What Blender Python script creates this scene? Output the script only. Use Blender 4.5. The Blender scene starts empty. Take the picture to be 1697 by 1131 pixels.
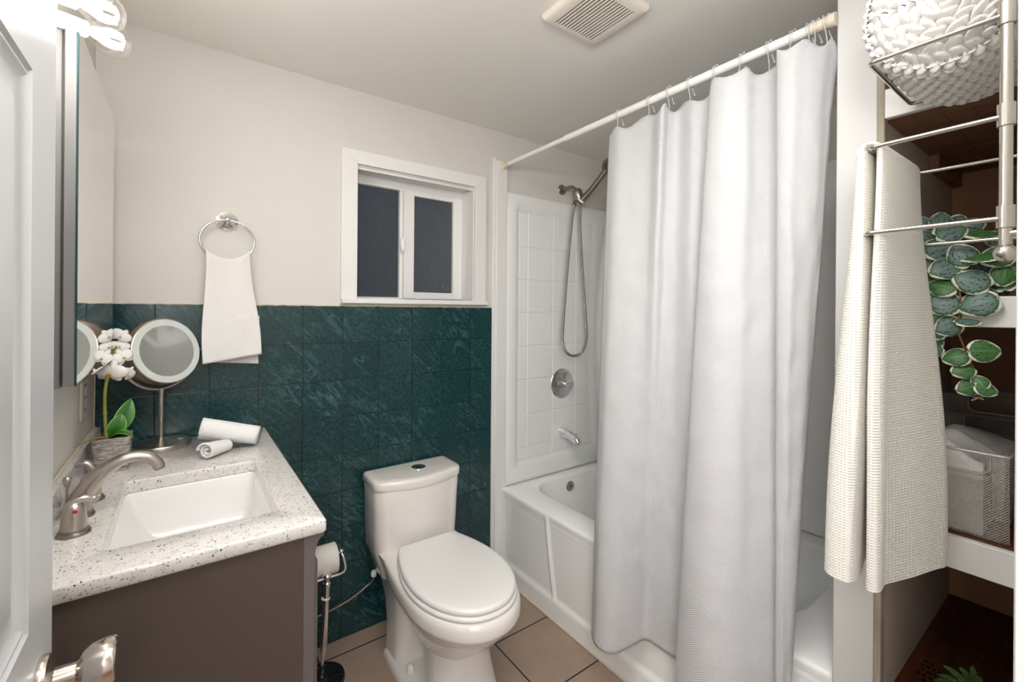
import bpy, bmesh, math, random
from mathutils import Vector, Matrix, noise as mnoise
random.seed(7)
PI = math.pi
sc = bpy.context.scene
C = sc.collection

# ------------------------------------------------------------------ camera
D = 1.9295                       # back wall
cam_d = bpy.data.cameras.new('camera'); cam = bpy.data.objects.new('camera', cam_d); C.objects.link(cam)
FPX = 743.09
cam_d.sensor_fit = 'HORIZONTAL'; cam_d.sensor_width = 36.0; cam_d.lens = FPX * 36 / 1697
cam_d.shift_y = -(565.5 - 514.18) / 1697
cam_d.clip_start = 0.02
yaw, roll = 0.6313, 0.0076
F = Vector((math.sin(yaw), math.cos(yaw), 0)); R0 = Vector((math.cos(yaw), -math.sin(yaw), 0)); U0 = Vector((0, 0, 1))
Rv = R0 * math.cos(roll) + U0 * math.sin(roll); Uv = U0 * math.cos(roll) - R0 * math.sin(roll)
CAM = Vector((0.2041, 0, 1.3784))
cam.matrix_world = Matrix(((Rv.x, Uv.x, -F.x, CAM.x), (Rv.y, Uv.y, -F.y, CAM.y), (Rv.z, Uv.z, -F.z, CAM.z), (0, 0, 0, 1)))
sc.camera = cam

# ------------------------------------------------------------------ world, lights, exposure
sc.view_settings.view_transform = 'Standard'; sc.view_settings.look = 'None'
sc.view_settings.gamma = 1; sc.view_settings.exposure = 0.0
w = bpy.data.worlds.new('dusk'); sc.world = w; w.use_nodes = True
wn = w.node_tree.nodes; wl = w.node_tree.links
bg = wn['Background']; bg.inputs[1].default_value = 1.0
tc = wn.new('ShaderNodeTexCoord'); sx = wn.new('ShaderNodeSeparateXYZ'); cr = wn.new('ShaderNodeValToRGB')
wl.new(tc.outputs['Generated'], sx.inputs[0])
mm = wn.new('ShaderNodeMath'); mm.operation = 'MULTIPLY_ADD'; mm.inputs[1].default_value = .5; mm.inputs[2].default_value = .5
wl.new(sx.outputs['Z'], mm.inputs[0]); wl.new(mm.outputs[0], cr.inputs[0]); wl.new(cr.outputs[0], bg.inputs[0])
cr.color_ramp.elements[0].position = .47; cr.color_ramp.elements[0].color = (.014, .0145, .0135, 1)
cr.color_ramp.elements[1].position = .62; cr.color_ramp.elements[1].color = (.075, .10, .125, 1)

def area(name, loc, rot, sxx, syy, power, col):
    l = bpy.data.lights.new(name, 'AREA'); l.shape = 'RECTANGLE'; l.size = sxx; l.size_y = syy; l.energy = power; l.color = col
    o = bpy.data.objects.new(name, l); C.objects.link(o); o.location = loc; o.rotation_euler = rot
    return o
# added fill lights, unseen: one in the hallway, one overhead inside the door
area('hall_fill_light', (-.3, -.35, 1.75), (math.radians(90), 0, math.radians(-35)), 1.0, .62, 50, (1, .99, .985))
area('overhead_fill_light', (.58, .36, 2.295), (0, 0, 0), .7, .5, 12, (1, .99, .98))
BULB_W = 2.7
BULB_COL = (1, .975, .945)

# ------------------------------------------------------------------ node helpers
class NT:
    def __init__(s, name):
        s.m = bpy.data.materials.new(name); s.m.use_nodes = True
        s.t = s.m.node_tree; s.b = s.t.nodes['Principled BSDF']; s.out = s.t.nodes['Material Output']
    def n(s, ty, **kw):
        x = s.t.nodes.new(ty)
        for k, v in kw.items(): setattr(x, k, v)
        return x
    def L(s, a, b): s.t.links.new(a, b)
    def v(s, x, inp):
        if hasattr(x, 'links') or hasattr(x, 'is_linked'): s.L(x, inp)
        else: inp.default_value = x
    def math(s, op, a, b=None, c=None):
        x = s.n('ShaderNodeMath', operation=op)
        s.v(a, x.inputs[0])
        if b is not None: s.v(b, x.inputs[1])
        if c is not None: s.v(c, x.inputs[2])
        return x.outputs[0]
    def mix(s, f, a, b):
        x = s.n('ShaderNodeMix', data_type='RGBA')
        s.v(f, x.inputs[0]); s.v(a, x.inputs[6]); s.v(b, x.inputs[7])
        return x.outputs[2]
    def noise(s, scale, detail=3, rough=.5, vec=None, dist=0):
        x = s.n('ShaderNodeTexNoise'); x.inputs['Scale'].default_value = scale; x.inputs['Detail'].default_value = detail
        x.inputs['Roughness'].default_value = rough; x.inputs['Distortion'].default_value = dist
        if vec is not None: s.L(vec, x.inputs['Vector'])
        return x
    def ramp(s, f, *st):
        x = s.n('ShaderNodeValToRGB'); e = x.color_ramp.elements
        while len(e) < len(st): e.new(.5)
        for q, (p, c) in zip(e, st): q.position = p; q.color = (*c, 1) if len(c) == 3 else c
        s.v(f, x.inputs[0]); return x.outputs[0]
    def obj(s): return s.n('ShaderNodeTexCoord').outputs['Object']
    def uv(s): return s.n('ShaderNodeTexCoord').outputs['UV']
    def xyz(s, vec):
        x = s.n('ShaderNodeSeparateXYZ'); s.L(vec, x.inputs[0]); return x.outputs
    def mapping(s, vec, scale=(1, 1, 1), rot=(0, 0, 0)):
        x = s.n('ShaderNodeMapping'); s.L(vec, x.inputs[0]); x.inputs['Scale'].default_value = scale; x.inputs['Rotation'].default_value = rot
        return x.outputs[0]
    def bump(s, h, strength=.3, dist=.002):
        x = s.n('ShaderNodeBump'); x.inputs['Strength'].default_value = strength; x.inputs['Distance'].default_value = dist
        s.L(h, x.inputs['Height']); s.L(x.outputs[0], s.b.inputs['Normal']); return x
    def set(s, col=None, rough=None, metal=None, spec=None, coat=None, **kw):
        if col is not None: s.v(col if not isinstance(col, tuple) else (*col[:3], 1), s.b.inputs['Base Color'])
        if rough is not None: s.v(rough, s.b.inputs['Roughness'])
        if metal is not None: s.b.inputs['Metallic'].default_value = metal
        if spec is not None: s.b.inputs['Specular IOR Level'].default_value = spec
        if coat is not None: s.b.inputs['Coat Weight'].default_value = coat; s.b.inputs['Coat Roughness'].default_value = .04
        return s

def srgb(r, g, b):
    f = lambda c: (c / 255) / 12.92 if c <= 10 else ((c / 255 + .055) / 1.055) ** 2.4
    return (f(r), f(g), f(b))

def flat(name, col, rough=.5, metal=0, bump=None, spec=None, coat=None, var=.06):
    t = NT(name); n = t.noise(14, 3, vec=t.obj())
    c = t.mix(n.outputs[0], (*[x * (1 - var) for x in col], 1), (*[min(1, x * (1 + var)) for x in col], 1))
    t.set(rough=rough, metal=metal, spec=spec, coat=coat); t.L(c, t.b.inputs['Base Color'])
    if bump:
        bn = t.noise(bump[0], 3, vec=t.obj()); t.bump(bn.outputs[0], bump[1], bump[2])
    return t.m

M = {}
M['wall'] = flat('wall_paint', srgb(216, 212, 206), .62, bump=(55, .12, .002), var=.012)
M['ceiling'] = flat('ceiling_paint', srgb(240, 237, 230), .7, bump=(40, .16, .002), var=.012)
M['trim'] = flat('white_trim_paint', srgb(232, 231, 228), .38, bump=(18, .06, .002), var=.01)
M['pilaster'] = flat('pilaster_paint', srgb(208, 207, 204), .5, bump=(30, .08, .002), var=.012)
M['door'] = flat('door_paint', srgb(205, 206, 207), .38, bump=(60, .12, .001), var=.01)
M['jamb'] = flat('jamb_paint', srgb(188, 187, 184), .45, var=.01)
M['hall'] = flat('hall_paint', srgb(240, 238, 235), .7)
M['porcelain'] = flat('porcelain', srgb(235, 230, 224), .1, coat=.5, var=.004)
M['acrylic'] = flat('tub_acrylic', srgb(242, 243, 241), .2, coat=.25, var=.006)
M['basin'] = flat('basin_white', srgb(240, 238, 236), .12, coat=.5, var=.004)
M['plastic'] = flat('white_plastic', srgb(238, 237, 234), .35, var=.005)
M['cream'] = flat('cream_plastic', srgb(226, 214, 192), .4, var=.03)
M['vent'] = flat('vent_plastic', srgb(232, 225, 212), .45, var=.01)
M['black'] = flat('black_void', (.004, .004, .004), .8)
M['brown'] = flat('vanity_paint', srgb(79, 67, 61), .5, bump=(70, .06, .001), var=.04)
M['brown2'] = flat('vanity_stile_paint', srgb(100, 93, 90), .5, bump=(70, .06, .001), var=.03)
M['chrome'] = flat('chrome', (.82, .82, .83), .09, 1, var=.02)
M['nickel_bright'] = flat('polished_nickel', (.66, .60, .54), .16, 1, var=.04)
M['mirror'] = flat('mirror_silver', (.93, .94, .93), .015, 1, var=.001)
M['ring_light'] = flat('frosted_ring', srgb(214, 220, 216), .35, var=.01)
M['glass_edge'] = flat('mirror_glass_edge', srgb(45, 70, 74), .12, var=.1)
M['alu'] = flat('brushed_aluminium', (.20, .20, .20), .55, .4, var=.05)
M['gap_shade'] = flat('door_gap_shade', (.10, .095, .09), .45, .7)  # dark tone painted in for the unlit cabinet gap
M['paper'] = flat('tissue_paper', srgb(232, 226, 218), .9, bump=(300, .2, .0006), var=.02)
M['red'] = flat('red_dot', srgb(190, 30, 25), .4)
M['soil'] = flat('potting_moss', srgb(26, 20, 17), .9, bump=(90, 1, .01), var=.5)
M['petal'] = flat('orchid_petal', srgb(240, 238, 234), .55, var=.03)
M['lip'] = flat('orchid_lip', srgb(224, 168, 42), .5, var=.2)
M['stemgreen'] = flat('orchid_stem', srgb(134, 142, 52), .5, bump=(120, .4, .002), var=.2)
M['root'] = flat('aerial_root', srgb(150, 120, 82), .7, var=.2)
M['vine'] = flat('vine_stem', srgb(112, 78, 56), .6, var=.25)
M['vine_tip'] = flat('vine_tip', srgb(168, 140, 96), .6, var=.15)
M['braid'] = None
M['caulk'] = flat('old_caulk', srgb(214, 203, 180), .7, bump=(120, .8, .004), var=.12)
M['ivory'] = flat('outlet_cover', srgb(222, 212, 196), .4)
M['grey_outlet'] = flat('outlet_insert', srgb(150, 140, 130), .4)
M['black_base'] = flat('black_chrome', (.012, .012, .013), .06, 0, coat=1, var=.1)
M['hook'] = None

def brushed(name, col, rough, axis=(400, 400, 8)):
    t = NT(name); n = t.noise(1, 2, vec=t.mapping(t.obj(), axis))
    c = t.mix(n.outputs[0], (*[x * .86 for x in col], 1), (*[min(1, x * 1.1) for x in col], 1))
    t.set(rough=rough, metal=1); t.L(c, t.b.inputs['Base Color']); t.bump(n.outputs[0], .06, .0006)
    return t.m
M['nickel'] = brushed('brushed_nickel', (.52, .475, .425), .32, (12, 500, 500))
M['nickel_dark'] = brushed('dark_nickel', (.33, .29, .25), .3, (300, 300, 20))
M['rack'] = brushed('rack_satin_steel', (.60, .565, .515), .24, (700, 700, 10))
M['drum'] = brushed('brushed_mirror_shell', (.60, .50, .42), .3, (300, 14, 14))
M['hose'] = None

def hose_mat():
    t = NT('metal_hose'); u = t.xyz(t.uv())
    s = t.math('SINE', t.math('MULTIPLY', u[1], 2 * PI / .0032)); t.set((.50, .455, .40), .26, 1); t.bump(s, .6, .0006); return t.m
M['hose'] = hose_mat()

def tileboard():
    t = NT('green_tileboard'); o = t.obj(); x = t.xyz(o)
    u = t.math('DIVIDE', t.math('SUBTRACT', x[0], .4323), .1538); v = t.math('DIVIDE', t.math('SUBTRACT', x[2], 1.2368), .1545)
    du = t.math('ABSOLUTE', t.math('SUBTRACT', t.math('FRACT', t.math('ADD', u, .5)), .5))
    dv = t.math('ABSOLUTE', t.math('SUBTRACT', t.math('FRACT', t.math('ADD', v, .5)), .5))
    d = t.math('MINIMUM', du, dv)
    groove = t.math('LESS_THAN', d, .008)
    cb = t.n('ShaderNodeCombineXYZ'); t.L(t.math('FLOOR', u), cb.inputs[0]); t.L(t.math('FLOOR', v), cb.inputs[1])
    wnz = t.n('ShaderNodeTexWhiteNoise', noise_dimensions='2D'); t.L(cb.outputs[0], wnz.inputs[0])
    n1 = t.noise(7, 4, .6, o); n2 = t.noise(95, 4, .65, o, .6)
    # slanting pale veins
    mp = t.mapping(o, (26, 26, 26), (0, .75, 0)); mp2 = t.n('ShaderNodeVectorMath', operation='ADD'); t.L(mp, mp2.inputs[0]); t.L(wnz.outputs[1], mp2.inputs[1])
    st = t.n('ShaderNodeMapping'); t.L(mp2.outputs[0], st.inputs[0]); st.inputs['Scale'].default_value = (1, 1, .22)
    n3 = t.noise(1.0, 5, .6, st.outputs[0], .8)
    vein = t.ramp(t.math('ABSOLUTE', t.math('SUBTRACT', n3.outputs[0], .5)), (0, (1, 1, 1)), (.035, (0, 0, 0)))
    vmask = t.math('MULTIPLY', vein, t.ramp(n1.outputs[0], (.42, (0, 0, 0)), (.7, (1, 1, 1))))
    base = t.mix(t.ramp(n2.outputs[0], (.36, (0, 0, 0)), (.64, (1, 1, 1))), (*srgb(14, 42, 44), 1), (*srgb(40, 84, 86), 1))
    tone = t.math('ADD', t.math('MULTIPLY', wnz.outputs[0], .35), t.math('MULTIPLY', n1.outputs[0], .5))
    base = t.mix(tone, base, (*srgb(16, 48, 50), 1))
    base = t.mix(t.math('MULTIPLY', vmask, .5), base, (*srgb(92, 136, 138), 1))
    base = t.mix(groove, base, (*srgb(8, 26, 27), 1))
    t.set(rough=.23, spec=.5); t.L(base, t.b.inputs['Base Color'])
    h = t.math('ADD', t.math('MULTIPLY', t.math('SUBTRACT', 1, t.ramp(d, (0, (1, 1, 1)), (.02, (0, 0, 0)))), 1), t.math('MULTIPLY', n2.outputs[0], .08))
    t.bump(h, .22, .002); return t.m
M['tileboard'] = tileboard()

def floor_tile():
    t = NT('floor_tile'); o = t.obj(); x = t.xyz(o)
    u = t.math('DIVIDE', t.math('SUBTRACT', x[0], 1.247), .3060); v = t.math('DIVIDE', t.math('SUBTRACT', x[1], 1.2195), .3095)
    du = t.math('ABSOLUTE', t.math('SUBTRACT', t.math('FRACT', t.math('ADD', u, .5)), .5))
    dv = t.math('ABSOLUTE', t.math('SUBTRACT', t.math('FRACT', t.math('ADD', v, .5)), .5))
    d = t.math('MINIMUM', du, dv)
    n1 = t.noise(9, 4, .6, o); n2 = t.noise(150, 3, .6, o)
    c = t.mix(n1.outputs[0], (*srgb(156, 132, 115), 1), (*srgb(180, 159, 142), 1))
    c = t.mix(t.math('MULTIPLY', n2.outputs[0], .3), c, (*srgb(110, 90, 76), 1))
    c = t.mix(t.math('LESS_THAN', d, .0155), c, (*srgb(178, 166, 152), 1))
    c = t.mix(t.math('LESS_THAN', d, .0115), c, (*srgb(38, 33, 30), 1))
    t.set(rough=.5); t.L(c, t.b.inputs['Base Color'])
    h = t.math('ADD', t.ramp(d, (.008, (0, 0, 0)), (.02, (1, 1, 1))), t.math('MULTIPLY', n2.outputs[0], .12))
    t.bump(h, .4, .002); return t.m
M['floor'] = floor_tile()

def counter():
    t = NT('speckled_quartz'); o = t.obj()
    col = t.mix(t.noise(9, 4, .6, o).outputs[0], (*srgb(214, 209, 205), 1), (*srgb(230, 227, 224), 1))
    g = t.noise(60, 3, .6, o); col = t.mix(t.ramp(g.outputs[0], (.5, (0, 0, 0)), (.75, (.6, .6, .6))), col, (*srgb(196, 189, 184), 1))
    warp = t.n('ShaderNodeVectorMath', operation='ADD')
    wn_ = t.noise(90, 2, .5, o); wsc = t.n('ShaderNodeVectorMath', operation='SCALE'); t.L(wn_.outputs[1], wsc.inputs[0]); wsc.inputs['Scale'].default_value = .005
    t.L(o, warp.inputs[0]); t.L(wsc.outputs[0], warp.inputs[1])
    for sc_, r, thr, c in ((190, .30, .70, srgb(166, 163, 162)), (150, .20, .80, srgb(92, 94, 100)), (105, .10, .86, srgb(30, 32, 40)), (260, .30, .70, srgb(140, 138, 138))):
        vo = t.n('ShaderNodeTexVoronoi'); vo.inputs['Scale'].default_value = sc_; t.L(warp.outputs[0], vo.inputs['Vector'])
        rnd = t.xyz(vo.outputs['Color'])
        m_ = t.math('MULTIPLY', t.math('LESS_THAN', vo.outputs['Distance'], t.math('MULTIPLY', rnd[1], r + .15)), t.math('GREATER_THAN', rnd[0], thr))
        col = t.mix(m_, col, (*c, 1))
    t.set(rough=.16, coat=.2); t.L(col, t.b.inputs['Base Color']); return t.m
M['counter'] = counter()

def waffle(name, col, pitch, strength=.5, dist=.002, wr=0., subs=.0, trans=0.0):
    t = NT(name); u = t.xyz(t.uv())
    a = t.math('SINE', t.math('MULTIPLY', u[0], 2 * PI / pitch)); b = t.math('SINE', t.math('MULTIPLY', u[1], 2 * PI / pitch))
    h = t.math('MAXIMUM', t.math('ABSOLUTE', a), t.math('ABSOLUTE', b)) if pitch > .007 else t.math('MULTIPLY', a, b)
    fz = t.noise(900, 2, .6, t.uv()); h = t.math('ADD', h, t.math('MULTIPLY', fz.outputs[0], .35))
    if wr:
        nz = t.noise(1, 4, .55, t.mapping(t.uv(), (10, 22, 1)), .7); h = t.math('ADD', h, t.math('MULTIPLY', nz.outputs[0], wr))
    t.set(col, .85, spec=.2); t.bump(h, strength, dist)
    t.b.inputs['Sheen Weight'].default_value = .15
    if trans:
        tr = t.n('ShaderNodeBsdfTranslucent'); tr.inputs[0].default_value = (*col, 1)
        mx = t.n('ShaderNodeMixShader'); mx.inputs[0].default_value = trans
        t.L(t.b.outputs[0], mx.inputs[1]); t.L(tr.outputs[0], mx.inputs[2]); t.L(mx.outputs[0], t.out.inputs[0])
    return t.m
M['curtain'] = waffle('curtain_cloth', srgb(216, 216, 217), .0062, .5, .0012, wr=4.0, trans=.18)
M['bathtowel'] = waffle('waffle_towel_cream', srgb(229, 225, 215), .0105, .75, .0022)
M['handtowel'] = waffle('waffle_towel_white', srgb(240, 237, 233), .0075, .6, .0016)
M['washcloth'] = waffle('washcloth_cotton', srgb(242, 241, 240), .0065, .45, .0012)

def knit_mat():
    t = NT('chunky_yarn'); n = t.noise(120, 4, .6, t.obj()); t.set(srgb(216, 213, 208), .9, spec=.15); t.bump(n.outputs[0], .5, .004)
    t.b.inputs['Sheen Weight'].default_value = .3; return t.m
M['knit'] = knit_mat()

def wood(name, c1, c2, sc_=(2, 40, 40), rough=.6):
    t = NT(name); o = t.obj(); n = t.noise(1, 5, .6, t.mapping(o, sc_), 1.2); n2 = t.noise(3, 3, .5, o)
    c = t.mix(t.ramp(n.outputs[0], (.3, (0, 0, 0)), (.7, (1, 1, 1))), (*c1, 1), (*c2, 1)); c = t.mix(t.math('MULTIPLY', n2.outputs[0], .5), c, (*c1, 1))
    t.set(rough=rough); t.L(c, t.b.inputs['Base Color']); t.bump(n.outputs[0], .2, .001); return t.m
M['plywood'] = wood('reddish_plywood', srgb(66, 30, 16), srgb(128, 68, 38), (3, 26, 26), .55)
M['plank'] = wood('dark_plank', srgb(128, 88, 66), srgb(172, 128, 100), (60, 4, 10), .6)
M['rawedge'] = wood('raw_wood_edge', srgb(150, 138, 120), srgb(196, 186, 166), (20, 20, 3), .7)
M['tan'] = flat('tan_hardboard', srgb(210, 162, 122), .7, var=.06)
M['closet_side'] = flat('closet_side_paint', srgb(214, 198, 182), .65, var=.05)
M['shelfboard'] = wood('shelf_top_wood', srgb(86, 44, 26), srgb(128, 76, 50), (4, 30, 30), .5)

def glass_pane():
    t = NT('obscured_glass'); o = t.obj(); n = t.noise(120, 3, .6, o)
    t.set((.50, .53, .57), .09); t.b.inputs['Transmission Weight'].default_value = .93; t.b.inputs['IOR'].default_value = 1.35
    t.bump(n.outputs[0], 1.0, .012); return t.m
M['pane'] = glass_pane()

def bulb_glass():
    t = NT('bulb_glass'); g = t.n('ShaderNodeBsdfGlossy'); g.inputs['Roughness'].default_value = .03
    tr = t.n('ShaderNodeBsdfTransparent'); tr.inputs[0].default_value = (1, .985, .97, 1)
    lw = t.n('ShaderNodeLayerWeight'); lw.inputs[0].default_value = .25
    mx = t.n('ShaderNodeMixShader'); t.L(t.math('MULTIPLY', lw.outputs[1], .75), mx.inputs[0]); t.L(tr.outputs[0], mx.inputs[1]); t.L(g.outputs[0], mx.inputs[2])
    t.L(mx.outputs[0], t.out.inputs[0]); return t.m
M['bulb_glass'] = bulb_glass()

def emit(name, col, s):
    t = NT(name); e = t.n('ShaderNodeEmission'); e.inputs[0].default_value = (*col, 1); e.inputs[1].default_value = s; t.L(e.outputs[0], t.out.inputs[0]); return t.m
M['filament'] = emit('glowing_filament', (1, .93, .84), 14)

def hook_mat():
    t = NT('clear_plastic'); tr = t.n('ShaderNodeBsdfTransparent'); tr.inputs[0].default_value = (.93, .93, .93, 1)
    t.set((.85, .85, .85), .1); mx = t.n('ShaderNodeMixShader'); mx.inputs[0].default_value = .42
    t.L(tr.outputs[0], mx.inputs[1]); t.L(t.b.outputs[0], mx.inputs[2]); t.L(mx.outputs[0], t.out.inputs[0]); return t.m
M['hook'] = hook_mat()
def crystal():
    t = NT('clear_acrylic_knob'); t.set((.93, .93, .92), .05); t.b.inputs['Transmission Weight'].default_value = .8; t.b.inputs['IOR'].default_value = 1.49; return t.m
M['crystal'] = crystal()

def wire_mesh():
    t = NT('basket_mesh'); u = t.xyz(t.uv()); k = PI / .0056
    a = t.math('SINE', t.math('MULTIPLY', t.math('ADD', u[0], u[1]), k)); b = t.math('SINE', t.math('MULTIPLY', t.math('SUBTRACT', u[0], u[1]), k))
    hole = t.math('GREATER_THAN', t.math('ABSOLUTE', t.math('MULTIPLY', a, b)), .36)
    t.set(srgb(196, 192, 186), .4, .5); tr = t.n('ShaderNodeBsdfTransparent'); mx = t.n('ShaderNodeMixShader')
    t.L(hole, mx.inputs[0]); t.L(t.b.outputs[0], mx.inputs[1]); t.L(tr.outputs[0], mx.inputs[2]); t.L(mx.outputs[0], t.out.inputs[0]); return t.m
M['mesh'] = wire_mesh()
M['wire'] = flat('basket_wire', srgb(190, 186, 180), .4, .5)

def leaf_mat(name, mid, spot, edge, spots=True):
    t = NT(name); u = t.xyz(t.uv())            # u = -1..1 across, v = 0..1 along; third info from radius
    n = t.noise(9, 3, .6, t.uv()); n2 = t.noise(6.5, 2, .55, t.uv())
    r2 = t.math('ADD', t.math('POWER', t.math('ABSOLUTE', u[0]), 2), t.math('POWER', t.math('ABSOLUTE', t.math('MULTIPLY', t.math('SUBTRACT', u[1], .5), 2)), 2))
    rr = t.math('ADD', t.math('SQRT', r2), t.math('MULTIPLY', t.math('SUBTRACT', n.outputs[0], .5), .3))
    c = t.mix(t.ramp(n2.outputs[0], (.56, (0, 0, 0)), (.60, (1, 1, 1))) if spots else .3, (*mid, 1), (*spot, 1))
    c = t.mix(t.ramp(rr, (.74, (0, 0, 0)), (.88, (1, 1, 1))), c, (*srgb(52, 92, 48), 1))
    c = t.mix(t.ramp(rr, (.955, (0, 0, 0)), (.99, (1, 1, 1))), c, (*edge, 1))
    vein = t.math('LESS_THAN', t.math('ABSOLUTE', u[0]), .03); c = t.mix(t.math('MULTIPLY', vein, .5), c, (*srgb(130, 160, 130), 1))
    t.set(rough=.45); t.L(c, t.b.inputs['Base Color']); return t.m
M['leaf_silver'] = leaf_mat('variegated_leaf', srgb(98, 122, 116), srgb(26, 46, 34), srgb(226, 226, 208))
M['leaf_green'] = leaf_mat('green_leaf', srgb(66, 112, 56), srgb(32, 66, 32), srgb(226, 226, 208))
def orchid_leaf():
    t = NT('orchid_leaf'); u = t.xyz(t.uv()); a = t.math('ABSOLUTE', u[0])
    c = t.mix(a, (*srgb(38, 92, 28), 1), (*srgb(72, 138, 48), 1)); c = t.mix(t.ramp(a, (.86, (0, 0, 0)), (.97, (1, 1, 1))), c, (*srgb(150, 180, 92), 1))
    t.set(rough=.35); t.L(c, t.b.inputs['Base Color']); return t.m
M['orchid_leaf'] = orchid_leaf()
M['fern'] = flat('fern_green', srgb(66, 104, 56), .5, var=.3)
def pot_mat():
    t = NT('silver_textured_pot'); o = t.obj(); n = t.noise(1, 4, .6, t.mapping(o, (60, 60, 420)), .6)
    c = t.mix(t.ramp(n.outputs[0], (.38, (0, 0, 0)), (.66, (1, 1, 1))), (*srgb(112, 104, 98), 1), (*srgb(214, 208, 202), 1))
    t.set(rough=.42, metal=.35); t.L(c, t.b.inputs['Base Color']); t.bump(n.outputs[0], .8, .003); return t.m
M['pot'] = pot_mat()
def urn_mat():
    t = NT('weathered_urn'); n = t.noise(60, 4, .6, t.obj()); c = t.mix(n.outputs[0], (*srgb(78, 66, 56), 1), (*srgb(150, 138, 124), 1)); t.set(rough=.7); t.L(c, t.b.inputs['Base Color']); t.bump(n.outputs[0], .5, .003); return t.m
M['urn'] = urn_mat()

# ------------------------------------------------------------------ mesh helpers
class B:
    def __init__(s): s.v = []; s.f = []; s.uv = []
    def add(s, vs, fs, uvs=None):
        o = len(s.v); s.v += [tuple(p) for p in vs]; s.f += [tuple(i + o for i in f) for f in fs]
        s.uv += list(uvs) if uvs else [(p[0], p[2] + p[1]) for p in vs]
        return s
    def box(s, x0, x1, y0, y1, z0, z1):
        vs = [(x, y, z) for z in (z0, z1) for y in (y0, y1) for x in (x0, x1)]
        return s.add(vs, [(0, 2, 3, 1), (4, 5, 7, 6), (0, 1, 5, 4), (1, 3, 7, 5), (3, 2, 6, 7), (2, 0, 4, 6)])
    def rings(s, rings, cap0=True, cap1=True, closed=True):
        n = len(rings[0]); vs = []; fs = []; uv = []
        vlen = 0; prev = None
        for i, r in enumerate(rings):
            if prev is not None: vlen += (Vector(r[0]) - Vector(prev[0])).length
            prev = r
            acc = 0
            for j, p in enumerate(r):
                if j: acc += (Vector(p) - Vector(r[j - 1])).length
                vs.append(tuple(p)); uv.append((acc, vlen))
        m = n if closed else n - 1
        for i in range(len(rings) - 1):
            for j in range(m):
                a = i * n + j; b = i * n + (j + 1) % n
                fs.append((a, b, b + n, a + n))
        if cap0: fs.append(tuple(reversed(range(n))))
        if cap1: fs.append(tuple(range((len(rings) - 1) * n, len(rings) * n)))
        return s.add(vs, fs, uv)
    def tube(s, pts, r, n=12, caps=True):
        pts = [Vector(p) for p in pts]; rs = r if hasattr(r, '__len__') else [r] * len(pts)
        rings = []; up = None
        for i, p in enumerate(pts):
            t = (pts[min(i + 1, len(pts) - 1)] - pts[max(i - 1, 0)]).normalized()
            if up is None:
                up = Vector((0, 0, 1)) if abs(t.z) < .9 else Vector((1, 0, 0))
            a = t.cross(up).normalized(); b = a.cross(t).normalized(); up = b
            rings.append([p + (a * math.cos(2 * PI * k / n) + b * math.sin(2 * PI * k / n)) * rs[i] for k in range(n)])
        return s.rings(rings, caps, caps)
    def lathe(s, prof, c=(0, 0, 0), axis='Z', n=32, caps=True):
        # prof: (r, h) list
        c = Vector(c); rings = []
        for r, h in prof:
            ring = []
            for k in range(n):
                a = 2 * PI * k / n; x, y = max(r, 1e-5) * math.cos(a), max(r, 1e-5) * math.sin(a)
                if axis == 'Z': q = Vector((x, y, h))
                elif axis == 'X': q = Vector((h, x, y))
                elif axis == 'Y': q = Vector((y, h, x))
                else:
                    t = Vector(axis).normalized(); a1 = t.orthogonal().normalized(); b1 = t.cross(a1)
                    q = a1 * x + b1 * y + t * h
                ring.append(c + q)
            rings.append(ring)
        return s.rings(rings, caps, caps)
    def grid(s, fn, nu, nv, uvf=None, closeu=False):
        vs = []; uv = []
        for j in range(nv + 1):
            for i in range(nu + 1):
                vs.append(tuple(fn(i / nu, j / nv))); uv.append(uvf(i / nu, j / nv) if uvf else (i / nu, j / nv))
        fs = []
        for j in range(nv):
            for i in range(nu):
                a = j * (nu + 1) + i; fs.append((a, a + 1, a + nu + 2, a + nu + 1))
        return s.add(vs, fs, uv)
    def sphere(s, c, r, n=20, m=12, sc_=(1, 1, 1)):
        c = Vector(c); rings = []
        for i in range(m + 1):
            t = PI * i / m; rr = max(math.sin(t), 1e-4) * r
            rings.append([c + Vector((rr * math.cos(2 * PI * k / n) * sc_[0], rr * math.sin(2 * PI * k / n) * sc_[1], -math.cos(t) * r * sc_[2])) for k in range(n)])
        return s.rings(rings)

def obj(name, b, mat, parent=None, smooth=True, bevel=0, seg=2, sub=0, solid=0, angle=40, weld=False):
    me = bpy.data.meshes.new(name); me.from_pydata(b.v, [], b.f); me.validate()
    uvl = me.uv_layers.new(name='UVMap')
    for lp in me.loops: uvl.data[lp.index].uv = b.uv[lp.vertex_index]
    bm = bmesh.new(); bm.from_mesh(me)
    if weld: bmesh.ops.remove_doubles(bm, verts=bm.verts, dist=1e-5)
    bmesh.ops.recalc_face_normals(bm, faces=bm.faces); bm.to_mesh(me); bm.free()
    if smooth:
        for p in me.polygons: p.use_smooth = True
        if hasattr(me, 'set_sharp_from_angle'): me.set_sharp_from_angle(angle=math.radians(angle))
    o = bpy.data.objects.new(name, me); C.objects.link(o); me.materials.append(mat)
    if parent is not None:
        o.parent = parent; o.matrix_parent_inverse = Matrix.Translation(-parent.location)
    if solid:
        m_ = o.modifiers.new('solid', 'SOLIDIFY'); m_.thickness = solid; m_.offset = 0
    if bevel:
        m_ = o.modifiers.new('bevel', 'BEVEL'); m_.width = bevel; m_.segments = seg; m_.limit_method = 'ANGLE'; m_.angle_limit = math.radians(35); m_.harden_normals = False
    if sub:
        m_ = o.modifiers.new('sub', 'SUBSURF'); m_.levels = sub; m_.render_levels = sub
    return o

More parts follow.
